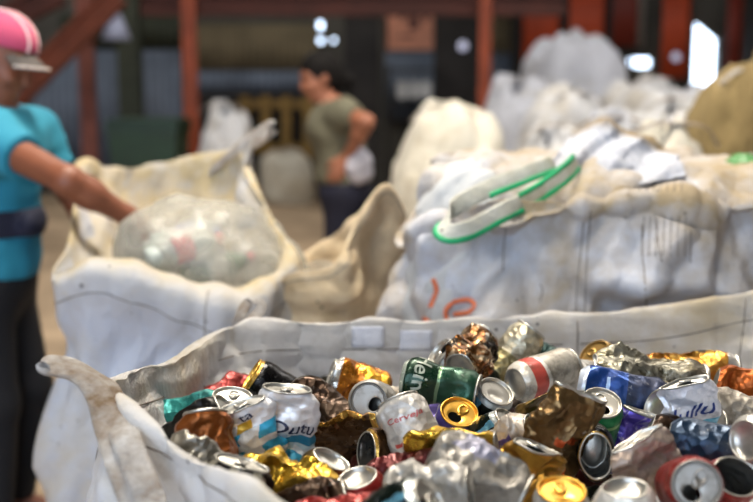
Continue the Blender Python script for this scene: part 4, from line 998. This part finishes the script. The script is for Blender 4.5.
def can(label, anchor, px, py, ax, mat, d=None, zp=.905, roll=0, lid=ALU, base=ALU, mouth=True, tab=None, opened=False, text=(), seed=1, group=None, name='drinks_can', pos=None, **kw):
    """a can whose base, middle or lid lies on the line of sight; ax runs from base to lid (right, up, towards the viewer)"""
    f = deformer(H0, seed=seed, **kw); az = ax[0]*RIGHT+ax[1]*UP-ax[2]*FWD; az /= np.linalg.norm(az)
    tc = -FWD-az*(-FWD@az); 
    if np.linalg.norm(tc) < .3: tc = UP-az*(UP@az)
    tc /= np.linalg.norm(tc); ay = np.cross(az, tc); a = math.radians(roll); xx = tc*math.cos(a)+ay*math.sin(a); yy = np.cross(az, xx); R = np.stack([xx, yy, az], 1)
    loc = {'base': 0.0, 'mid': H0/2, 'lid': H0}[anchor]; ref = f(np.array([[.02*math.cos(q), .02*math.sin(q), loc] for q in np.linspace(0, 6.28, 13)])).mean(0)
    cen = f(np.array([[.02*math.cos(q), .02*math.sin(q), H0/2] for q in np.linspace(0, 6.28, 13)])).mean(0)
    if pos is None:
        if d is None: d = depth_at(px, py, zp)
        A = P(px, py, d)
    else: A = np.asarray(pos)
    org = A+R@(cen-ref)
    G_ = lambda v: (f(v)-cen)@R.T
    t = thing(name, label, 'can', org, group)
    V = []; UVs = []
    for r, z in BODY:
        for k in range(NA):
            q = 2*math.pi*k/NA-math.pi; V.append((r*math.cos(q), r*math.sin(q), z))
    n = NA; Fc = [[i*n+k, i*n+(k+1) % n, (i+1)*n+(k+1) % n, (i+1)*n+k] for i in range(len(BODY)-1) for k in range(n)]
    V = np.array(V); o = obj('can_body', G_(V), Fc, mat, t); o.data.set_sharp_from_angle(angle=math.radians(38)); uv = o.data.uv_layers.new(name='UVMap'); dat = []
    for i in range(len(BODY)-1):
        v0, v1 = BODY[i][1]/H0, BODY[i+1][1]/H0
        for k in range(n): dat += [k/n, v0, (k+1)/n, v0, (k+1)/n, v1, k/n, v1]
    uv.data.foreach_set('uv', dat)
    v, fc = lathe_vf(BASEP, 40); obj('base', G_(v), [q[::-1] for q in fc], base, t)
    v, fc = lathe_vf(RIM, 40)
    if opened: obj('rim', G_(v[:40*6]), [q for q in fc if max(q) < 40*6], lid, t)
    else:
        pv, pf = LIDV[bool(mouth)]; v2, f2 = join((v, fc), (pv, pf)); l = obj('lid', G_(np.array(v2)), f2, lid, t)
        if tab if tab is not None else True: obj('pull_tab', G_(np.array(TABV[0])), TABV[1], lid if tab in (None, True) else tab, l)
    for (body, size, vv, ang, c, sh) in text:
        tv, tf = text_vf(body, size, sh); th = tv[:, 0]/RB+math.radians(ang); r = RB+.0007
        q = np.stack([r*np.cos(th), r*np.sin(th), vv*H0+tv[:, 1]], 1); q0 = np.stack([(r-.002)*np.cos(th), (r-.002)*np.sin(th), vv*H0+tv[:, 1]], 1)
        e = f(q)-f(q0); e /= np.linalg.norm(e, axis=1)[:, None]+1e-9
        l = obj('lettering', (f(q)+e*.0004-cen)@R.T, tf, ink(c), t)
    t_axis[t.name] = (az, H0*kw.get('hl', 1)*kw.get('s', 1), .033*(1-.38*kw.get('fl', 0)))
    CANS.append(t); return t

# prints
m_teal = can_mat('teal', [(1, '2a7f7c')], .5); m_black = can_mat('black', [(1, '12110f')], .6, .3, [(.42, .52, .2, .9, 'c9c2b2', .25), (.6, .68, .1, .6, 'b8b0a0', .25)], .1)
m_black2 = can_mat('black_plain', [(.93, '0c0c0e'), (1, 'b89040')], .6, .25, (), .1, crinkle=.06)
m_copper = can_mat('copper', [(.30, 'd2a23c'), (.36, 'e0c070'), (1, '84491c')], .7, .3, (), .2)
m_silver = can_mat('silver', [(1, '9a968c')], .9, .34, (), .5); m_olive = can_mat('olive', [(.9, '5c5024'), (1, 'b8b4a8')], .8, .3, (), .3)
m_red = can_mat('red', [(1, '7e1d1a')], .55, .3, (), .35); m_dred = can_mat('deep_red', [(1, '4c0e0e')], .55, .3, (), .45)
m_outu = can_mat('white_blue', [(.06, 'c9c8c4'), (.20, '3790b0'), (.30, 'bcd6dc'), (.42, '2d84a6'), (.60, 'd9dadf'), (1, 'd5d4d6')], .35, .35, [(.30, .42, .25, .36, 'cfd0d0', .1), (.55, .75, .18, .26, 'dfe4e4', .2)], .15)
m_turq = can_mat('white_turquoise', [(.14, 'd2d0cc'), (.34, '2d98be'), (.46, 'd8d8d8'), (.66, '2f9cc2'), (1, 'd6d6d8')], .35, .35, [(.44, .52, .66, .80, 'c9a032'), (.46, .56, .05, .66, 'd4d2cc', .1)], .2)
m_bronze = can_mat('bronze', [(.10, 'c49a44'), (.9, '4c331a'), (1, 'c8a050')], .8, .25, [(.0, .3, .2, .8, '8a6428', .3)], .3)
m_dbrown = can_mat('dark_brown', [(1, '2e1d10')], .75, .28, (), .3)
m_amber = can_mat('amber', [(.86, 'a8661a'), (1, 'c9c6bf')], .75, .25, [(.5, .7, .1, .5, 'd8a030', .3)], .2)
m_cream = can_mat('cream', [(1, 'a89e90')], .35, .4, (), .35)
m_green = can_mat('green', [(.06, 'a8b0a4'), (.46, '12301f'), (.50, '6f8a68'), (1, '11402e')], .5, .25, (), .2, crinkle=.06)
m_dgreen = can_mat('dark_green', [(.90, '0f1a16'), (1, 'b0b6b4')], .55, .25, [(.34, .40, .3, .9, '5f9ab4', .15)], .2, crinkle=.06)  # the light blue block is a glint painted along the side
m_brown = can_mat('brown_mixed', [(1, '6a4420')], .8, .25, [(.1, .35, .1, .5, '20160e', .4), (.5, .7, .5, .9, '1c1510', .4)], .3, 'a8957a')
m_silol = can_mat('silver_olive', [(.5, '8a805c'), (1, 'b8b09a')], .85, .3, (), .4); m_dteal = can_mat('dark_teal', [(1, '143432')], .5, .35, (), .3)
m_redwh = can_mat('red_white', [(.14, 'c8c2b6'), (.34, 'b04a40'), (.40, 'd8d4cc'), (1, 'a8a296')], .4, .35, (), .7, crinkle=.06)
m_white = can_mat('white', [(1, 'a9a6a0')], .4, .35, (), .35); m_gold = can_mat('gold', [(1, 'a2782c')], .8, .28, (), .25); m_yel = can_mat('yellow_gold', [(1, 'b8922f')], .8, .25, (), .3)
m_dirty = can_mat('grimy_silver', [(1, '8f8c7e')], .85, .35, (), .65, '5c5848'); m_goldw = can_mat('amber_gold', [(.88, 'c08a34'), (1, 'cfcbc4')], .75, .28, [(.0, .3, .1, .6, '8c5a1c', .3)], .35)
m_blue = can_mat('blue', [(.10, 'c2cad8'), (.55, '123672'), (1, '0c1f40')], .5, .28, [(.38, .5, .3, .34, '9fb6d8', .1)], .2, crinkle=.06)
m_wblue = can_mat('white_skyblue', [(.16, '2a5a8c'), (.44, '58a8c8'), (1, 'd2d2d8')], .35, .36, [(.40, .62, .2, .27, 'c9dfe6', .1)], .25)
m_bgreen = can_mat('bright_green', [(.78, '147036'), (.84, 'a8d088'), (1, '1a7c48')], .5, .28, (), .15, crinkle=.06)
m_purple = can_mat('purple', [(.55, '3a2c86'), (1, '4a3c98')], .55, .3, [(.5, .56, .2, .9, 'a8a0c8', .3)], .2, '8d86b0')
m_goldol = can_mat('gold_olive', [(1, '80683a')], .85, .28, [(.4, .6, .3, .7, 'c8a24c', .4)], .3)
m_brz2 = can_mat('dark_bronze', [(1, '6a5232')], .8, .28, [(.44, .58, .12, .22, 'c85a28', .15), (.46, .60, .42, .5, 'b85024', .15)], .25)
m_wpur = can_mat('white_purple', [(.5, 'aea9a4'), (.85, 'b4b0b6'), (1, '4a3f86')], .4, .35, [(.38, .46, .1, .8, '57498e', .15)], .25, crinkle=.06)
m_wpur2 = can_mat('cream_purple', [(1, 'a89e92')], .4, .4, [(.40, .44, .3, .7, '5b4c86', .12), (.47, .50, .35, .65, '5b4c86', .12), (.53, .55, .4, .7, '6b5c90', .12)], .4)
m_wred = can_mat('white_red', [(1, 'b4b0aa')], .4, .35, [(.35, .65, .3, .36, 'b84a44', .12)], .3)
m_grey = can_mat('crumpled_grey', [(1, '7a766f')], .35, .35, [(.62, .74, .70, .88, 'b0342c', .08), (.2, .4, .2, .6, '7c7c8c', .3)], .45)
m_lgrey = can_mat('light_grey', [(1, '9c9993')], .4, .35, (), .35); m_stripe = can_mat('black_stripes', [(1, '1a1714')], .7, .3, [(.3, .36, 0, 1, 'b8b4a4', .1), (.44, .5, 0, 1, 'b8b4a4', .1), (.6, .66, 0, 1, 'b8b4a4', .1)], .2)
m_wor = can_mat('white_orange', [(.35, 'd2cec6'), (.6, 'c8643c'), (1, 'd0c8bc')], .4, .35, (), .25); m_beige = can_mat('beige', [(1, '94857a')], .5, .4, (), .3, '8d7a68')
m_orange = can_mat('orange', [(1, 'a0521f')], .7, .3, (), .25); m_speck = can_mat('speckled_grey', [(1, '8a847a')], .6, .45, (), .7); m_nblue = can_mat('steel_blue', [(1, '13293f')], .5, .3, (), .25)

can('teal crushed can highest against the left inner wall of the near sack', 'mid', 192, 421, (.9, .25, .2), m_teal, fl=.5, cr=0.0090, seed=2, zp=.90)
can('black crushed can with pale streaks at the left edge of the heap', 'mid', 196, 438, (.72, .6, .1), m_black, fl=.6, cr=0.0105, seed=3, zp=.92)
can('copper brown can with a gold lower end, left of the white and turquoise cans', 'mid', 207, 458, (-.1, .85, -.25), m_copper, fl=.35, cr=0.0090, seed=4, d=1.27, roll=20)
can('bare silver crumpled can below the streaked black can', 'mid', 196, 474, (.85, -.4, .2), m_silver, fl=.65, fe=.8, hl=.75, cr=0.0150, crw=.03, seed=5, d=1.23)
can('olive can with shiny silver lid turned up at the left rear', 'lid', 233, 396, (.12, .86, .40), m_olive, fl=.2, fe=.9, cr=0.0040, seed=6, zp=.955, mouth=False)
can('glossy black can with a gold rim leaning against the far left wall', 'lid', 251, 374, (-.78, .50, .12), m_black2, cr=0.0020, seed=7, d=1.64, lid=GOLDM)
can('red can scrap peeping out behind the olive can', 'mid', 226, 403, (.5, .3, -.6), m_red, cr=0.0090, fl=.3, seed=8, d=1.74)
can('white can with blue bands and dark lettering, broadest at the left', 'mid', 286, 427, (.10, .95, .2), m_outu, d=1.37, fl=.6, fe=.5, hl=.9, cr=0.0105, crw=.045, seed=9, text=[('Outu', .027, .52, 12, '1c2340', .25), ('~', .02, .42, 0, 'e2e8ea', 0)])
can('white and turquoise crushed can with a small yellow block', 'mid', 246, 436, (-.30, .85, .25), m_turq, d=1.36, fl=.5, fe=.8, hl=.72, cr=0.0120, crw=.04, seed=10, text=[('ta', .02, .86, 0, '2a2f48', .2)])
can('bronze brown trodden can with gold edges, right of the lettered white can', 'mid', 340, 442, (.90, .22, .1), m_bronze, d=1.40, fl=.74, fe=.8, cr=0.0120, hl=1.1, seed=11, roll=35)
can('dark brown dented can between white can and amber can', 'mid', 322, 412, (.6, -.45, .4), m_dbrown, d=1.56, fl=.35, cr=0.0105, seed=12)
can('amber can with silver top, crumpled, against the far wall', 'lid', 329, 374, (-.86, .30, .10), m_amber, d=1.64, s=.85, cr=0.0090, seed=13, dent=.3, fl=.15)
can('can showing its grey lid and dark mouth hole, in front of the amber can', 'lid', 369, 401, (-.12, .16, .95), m_lgrey, d=1.53, cr=0.0020, seed=14, tab=False, roll=-120, lid=ALUD)
can('cream dented can between the grey lid and the lettered green can', 'mid', 400, 425, (.45, -.65, .2), m_cream, d=1.62, cr=0.0090, fl=.4, seed=15)
can('dark green can with pale lettering running round it, pinched at the waist', 'mid', 440, 385, (.93, -.17, .22), m_green, d=1.55, pinch=.40, bz=.52, cr=0.0040, fl=.1, tw=25, seed=16, hl=.98, text=[('Heineken', .034, .26, 22, '8d9488', 0), ('PREMIUM', .012, .72, 30, '55685a', 0)])
can('near black green can with a clean white-rimmed lid facing up', 'lid', 497, 391, (.32, .72, .55), m_dgreen, d=1.53, cr=0.0020, seed=17, mouth=False, tab=False)
can('silver shouldered dark can behind the lettered green can', 'lid', 439, 352, (-.6, .45, .2), m_dgreen, d=1.74, cr=0.0030, seed=18, roll=90)
can('large brown crumpled ball of a can at the far wall', 'mid', 474, 353, (.35, .3, -.7), m_brown, d=1.68, s=.8, fl=.15, cr=0.0210, crw=.04, hl=1.1, seed=19)
can('silver and olive can leaning beside the brown crumpled ball', 'mid', 512, 357, (.55, .75, -.1), m_silol, d=1.77, cr=0.0040, seed=20, fl=.15)
can('dark teal can lying low against the far wall', 'mid', 546, 364, (.9, -.35, .15), m_dteal, d=1.78, cr=0.0040, seed=21, fl=.2)
can('red and white can showing its rounded bottom, behind the white-rimmed lid', 'base', 516, 384, (.76, .18, -.5), m_redwh, d=1.62, cr=0.0020, seed=22)
can('silver can with its rimmed end facing left, behind the folded gold can', 'lid', 557, 377, (-.70, .12, .62), m_white, d=1.64, cr=0.0020, seed=23, mouth=False, tab=False)
can('brassy lidded can standing alone at the foot of the far wall', 'lid', 594, 354, (-.48, .45, .5), m_goldol, d=1.82, cr=0.0030, seed=24, lid=BRASS, mouth=False, fl=.2, fe=.6)
can('long grimy silver can trodden flat on the top of the heap', 'mid', 652, 377, (.97, -.12, .05), m_dirty, d=1.56, hl=1.45, fl=.62, fe=.75, cr=0.0135, crw=.035, seed=25, roll=-40)
can('amber gold crumpled can with a silver end, against the far wall', 'lid', 738, 372, (.95, .05, .05), m_goldw, d=1.70, hl=1.4, cr=0.0120, fl=.25, fe=.3, seed=26, crw=.03)
can('blue can lying beneath the flattened silver can', 'mid', 622, 394, (.9, -.14, .25), m_blue, d=1.52, cr=0.007, hl=1.1, fl=.15, seed=27, dent=0.3)
can('white and sky blue dented can with dark script', 'mid', 690, 416, (-.22, .88, .42), m_wblue, d=1.35, fl=0.72, cr=0.009, fe=0.92, hl=.9, seed=28, dent=.3, text=[('Jullu', .030, .60, 0, '2c3c78', .25), ('mmnm', .010, .30, 5, 'd6dce6', .2)])
can('plain white round-bottomed can behind the dark-script can', 'base', 655, 407, (.8, -.3, -.40), m_lgrey, d=1.43, cr=0.0075, fl=.15, fe=.4, seed=62, base=ALU)
can('bright green can in front of the blue can', 'lid', 602, 403, (.04, .75, .62), m_bgreen, d=1.42, cr=0.0020, seed=29, lid=ALU)
can('purple crushed can right of the bright green can', 'mid', 634, 444, (.30, .85, .2), m_purple, d=1.37, fl=.65, fe=.8, hl=.85, cr=0.0120, seed=30)
can('black can with its open cut end facing forwards', 'lid', 596, 455, (-.12, .02, .95), m_black2, d=1.33, opened=True, cr=0.0030, fl=.25, fe=1, seed=31, flr=90, hl=0.6)
can('gold olive can folded over, in the middle of the heap', 'mid', 558, 397, (.92, .10, .2), m_goldol, d=1.46, fl=.72, fe=.8, bend=50, bdir=40, bz=.5, cr=0.0135, hl=.95, seed=32, roll=60)
can('dark bronze sheet-like can standing upright with orange print', 'mid', 562, 436, (.38, .88, .1), m_brz2, d=1.34, fl=.74, fe=.9, cr=0.0135, hl=1.05, seed=33, roll=15)
can('cream can with purple print left of the upright bronze can', 'mid', 507, 448, (.62, .45, .4), m_wpur2, d=1.40, fl=.35, cr=0.0120, hl=.85, seed=34, text=[('vela', .022, .5, 0, '57498e', .4)])
can('gold crushed can in front of the upright bronze can', 'mid', 526, 480, (.25, .85, .2), m_gold, d=1.27, fl=.55, fe=.8, cr=0.0165, seed=35, hl=.75)
can('white and purple can with bright gold lid and ring pull', 'lid', 459, 412, (.12, .70, .62), m_wpur, d=1.49, cr=0.0030, seed=36, lid=GOLDM, roll=-35)
can('white crushed can with violet edge left of the gold lid', 'mid', 436, 424, (.3, .5, -.5), m_wpur, d=1.56, cr=0.0090, fl=.4, seed=37, hl=0.6)
can('white crushed can with faint red print, below the lettered green can', 'mid', 410, 431, (-.30, .72, -.30), m_wred, d=1.39, cr=.006, seed=38, fl=.2, fe=.3, hl=.8, text=[('Cerveja', .014, .66, 0, 'a84a48', 0)])
can('golden flattened can in front of the gold-lidded can', 'mid', 452, 447, (.95, .02, .2), m_yel, d=1.38, fl=.65, fe=.7, cr=0.0120, seed=39, roll=50)
can('big grey crumpled can with a red patch, front of the heap', 'mid', 478, 474, (.75, -.35, .2), m_grey, d=1.20, hl=1.0, fl=.15, cr=0.0180, crw=.04, seed=40)
can('pale square-crushed can at the front below the white can with red print', 'mid', 428, 494, (.85, .08, .2), m_lgrey, d=1.14, fl=.3, cr=0.0090, s=.8, seed=41)
can('deep red crushed can in the shade behind the pale square-crushed can', 'mid', 408, 482, (.9, .2, .2), m_dred, d=1.32, fl=.4, cr=0.0090, seed=42)
can('red can upside down showing its domed silver bottom', 'base', 357, 477, (.22, -.85, -.32), m_red, d=1.25, cr=0.0020, seed=43)
can('gold brown can with its open silver end facing left', 'lid', 366, 452, (-.80, .10, .42), m_bronze, d=1.38, opened=True, cr=0.0030, fl=.1, seed=44, hl=0.4)
can('pale silver-bottomed can with golden side, left of the upside-down red can', 'base', 332, 459, (-.42, -.80, -.25), m_goldol, d=1.32, cr=0.0040, fl=.2, fe=.5, seed=45)
can('yellow gold crumpled can at the front left of the heap', 'mid', 286, 489, (.92, -.18, .2), m_yel, d=1.21, fl=.4, cr=0.0180, hl=1.1, seed=46, crw=.03)
can('dark brown trodden can below the pale silver-bottomed can', 'mid', 300, 522, (.92, .36, 0), m_dbrown, d=1.15, fl=.55, cr=0.0090, seed=47, hl=1.1)
can('red can just showing at the lower front edge', 'mid', 340, 526, (.9, .1, .2), m_red, d=1.12, cr=0.0075, fl=.2, seed=48)
can('black can with silver stripes beside the copper brown can', 'mid', 234, 496, (.25, .85, .15), m_stripe, d=1.20, fl=.5, hl=.7, fe=.7, cr=0.0075, seed=49)
can('dark green can at the lower front left of the pale square-crushed can', 'mid', 388, 525, (.6, .4, .3), m_dgreen, d=1.12, cr=0.0075, fl=.2, seed=50)
can('red can with dull grey lid and mouth hole facing forwards', 'lid', 696, 486, (-.12, .22, .95), m_red, d=1.14, cr=0.0020, seed=51, lid=ALUD, roll=150)
can('red cut can gaping open to show its bare inside', 'lid', 738, 477, (.12, .42, .78), m_red, d=1.18, opened=True, cr=0.0030, seed=52, fl=.15, fe=1)
can('can with a broad shiny silver bottom facing left at the right edge', 'base', 747, 441, (.78, -.06, -.5), m_lgrey, d=1.26, cr=0.0020, seed=53)
can('steel blue can between the script can and the shiny silver bottom', 'mid', 716, 450, (.8, -.1, .3), m_nblue, d=1.33, cr=0.0040, fl=.2, seed=54)
can('can with a gold-rimmed lid at the lower front edge', 'lid', 562, 490, (.02, .90, .36), m_lgrey, d=1.15, cr=0.0020, seed=55, lid=GOLDM, mouth=False)
can('white can lying bottom-up near the grey lid at the front', 'base', 626, 488, (.05, -.9, -.30), m_wor, d=1.15, cr=0.0075, fl=.2, fe=.7, seed=56)
can('beige crushed can between the purple can and the grey lid', 'mid', 648, 464, (-.40, .80, .2), m_beige, d=1.27, fl=.72, fe=.85, hl=0.65, cr=0.0120, seed=57, roll=10)
can('orange torn can low at the right edge', 'mid', 752, 397, (.9, -.3, .2), m_orange, d=1.60, cr=0.0090, fl=.6, seed=58)
can('speckled grey can behind the shiny silver bottom', 'mid', 738, 417, (.92, -.2, .2), m_speck, d=1.46, cr=0.0075, fl=.2, seed=59)
can('dark brown can in the hollow below the script can', 'mid', 688, 452, (.82, -.4, .2), m_dbrown, d=1.34, cr=0.0075, seed=60, fl=.2)
can('dark can crushed in the hollow between gold lid and upright bronze can', 'mid', 484, 450, (.5, .6, .3), m_dgreen, d=1.46, cr=0.0075, seed=61, fl=.3)
NTOP = len(CANS)
# settle the heap: where two cans press into each other the farther one slips back and down, the nearer one a little forward
pos = np.array([c.location[:] for c in CANS]); p0 = pos.copy(); axs = np.array([t_axis[c.name][0] for c in CANS]); hh = np.array([t_axis[c.name][1] for c in CANS])/2; rr = np.array([t_axis[c.name][2] for c in CANS])
back = (pos-CAM)/np.linalg.norm(pos-CAM, axis=1)[:, None]; off = np.zeros(len(CANS)); pin = np.array([c['label'].startswith(('dark green can with pale', 'white can with blue bands', 'white crushed can with faint', 'dark bronze sheet')) for c in CANS]); SQ = np.linspace(-1, 1, 7)
for it in range(40):
    pos = p0+back*off[:, None]; pts = pos[:, None]+axs[:, None]*((hh-rr*.8)[:, None]*SQ)[:, :, None]
    dist = np.linalg.norm(pts[:, None, :, None]-pts[None, :, None, :], axis=-1).min((2, 3)); over = (rr[:, None]+rr[None])*.93-dist; np.fill_diagonal(over, -1)
    mv = np.zeros(len(CANS)); far = (pos-CAM)@FWD
    for a, b in np.argwhere(over > .001):
        if far[a] > far[b]: mv[a] += over[a, b]*.35; mv[b] -= over[a, b]*.15
    off = np.where(pin, 0, np.clip(off+np.clip(mv, -.008, .012), -.05, .085))
    lim = ((pos[:, 1]+back[:, 1]*.01) > 1.95) & (off > 0); off[lim] = np.minimum(off[lim], .02)
for c, q in zip(CANS, p0+back*off[:, None]): c.location = q
# deeper cans glimpsed in the gaps
rg = random.Random(5); poly = inset(A_, .14)[:, :2]
def inside(x, y):
    c = False; n = len(poly)
    for i in range(n):
        (x0, y0), (x1, y1) = poly[i], poly[i-1]
        if (y0 > y) != (y1 > y) and x < (x1-x0)*(y-y0)/(y1-y0)+x0: c = not c
    return c
ctr = np.array([.34, 1.36])
deep = []; fm = [(can_mat('deep_'+nm.replace(' ', '_').replace('-', '_'), [(1, c)], .7, .4, (), .7), nm) for nm, c in (('shade-darkened grey', '4a463e'), ('dark brown', '2a1a0f'), ('deep red', '3c0f0d'), ('dark bronze', '44331c'), ('black-green', '101c16'), ('shade-darkened black', '15130f'))]  # colours darkened to paint in the shade of the heap's gaps
k = 0
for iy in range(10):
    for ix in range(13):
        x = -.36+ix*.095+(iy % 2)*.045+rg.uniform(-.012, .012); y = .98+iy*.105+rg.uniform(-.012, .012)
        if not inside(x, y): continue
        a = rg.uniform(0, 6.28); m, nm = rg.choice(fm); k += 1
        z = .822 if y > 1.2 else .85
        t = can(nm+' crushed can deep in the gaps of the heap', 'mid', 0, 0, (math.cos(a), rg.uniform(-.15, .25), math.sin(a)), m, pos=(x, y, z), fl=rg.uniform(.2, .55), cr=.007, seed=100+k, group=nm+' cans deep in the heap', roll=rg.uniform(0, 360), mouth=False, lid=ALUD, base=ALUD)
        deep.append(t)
# leave out the deep cans that nothing shows of
bpy.context.view_layer.update(); dg = bpy.context.evaluated_depsgraph_get(); seen = {}
for py in range(330, 503, 2):
    for px in range(110, 754, 2):
        h, _, _, _, o, _ = S.ray_cast(dg, Vector(CAM), Vector(ray(px, py)).normalized())
        if h and o is not None:
            while o.parent is not None: o = o.parent
            seen[o.name] = seen.get(o.name, 0)+1
near_top = [(np.array(q.location), q['label']) for q in CANS[:NTOP] if seen.get(q.name, 0) > 40]; used = set()
for t in deep:
    if seen.get(t.name, 0) < 4: continue
    nm = t['label'].split(' crushed')[0]
    for _, lb in sorted(near_top, key=lambda q: float(np.linalg.norm(q[0]-np.array(t.location)))):
        w = []
        for q in lb.replace(',', ' ,').split():
            if q in (',', 'in', 'at', 'left', 'right', 'behind', 'against', 'below', 'beside', 'highest', 'leaning', 'lying', 'between', 'just', 'beneath', 'low', 'standing', 'of', 'on', 'broadest', 'under') and len(w) > 1: break
            w.append(q)
        lab = nm+' can deep in the gap under the '+' '.join(w[:7])
        if lab not in used: break
    used.add(lab); t['label'] = lab; t['group'] = 'crushed cans deep in the heap'
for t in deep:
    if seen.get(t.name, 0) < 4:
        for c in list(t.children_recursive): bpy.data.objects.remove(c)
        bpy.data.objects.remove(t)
SEEN = seen
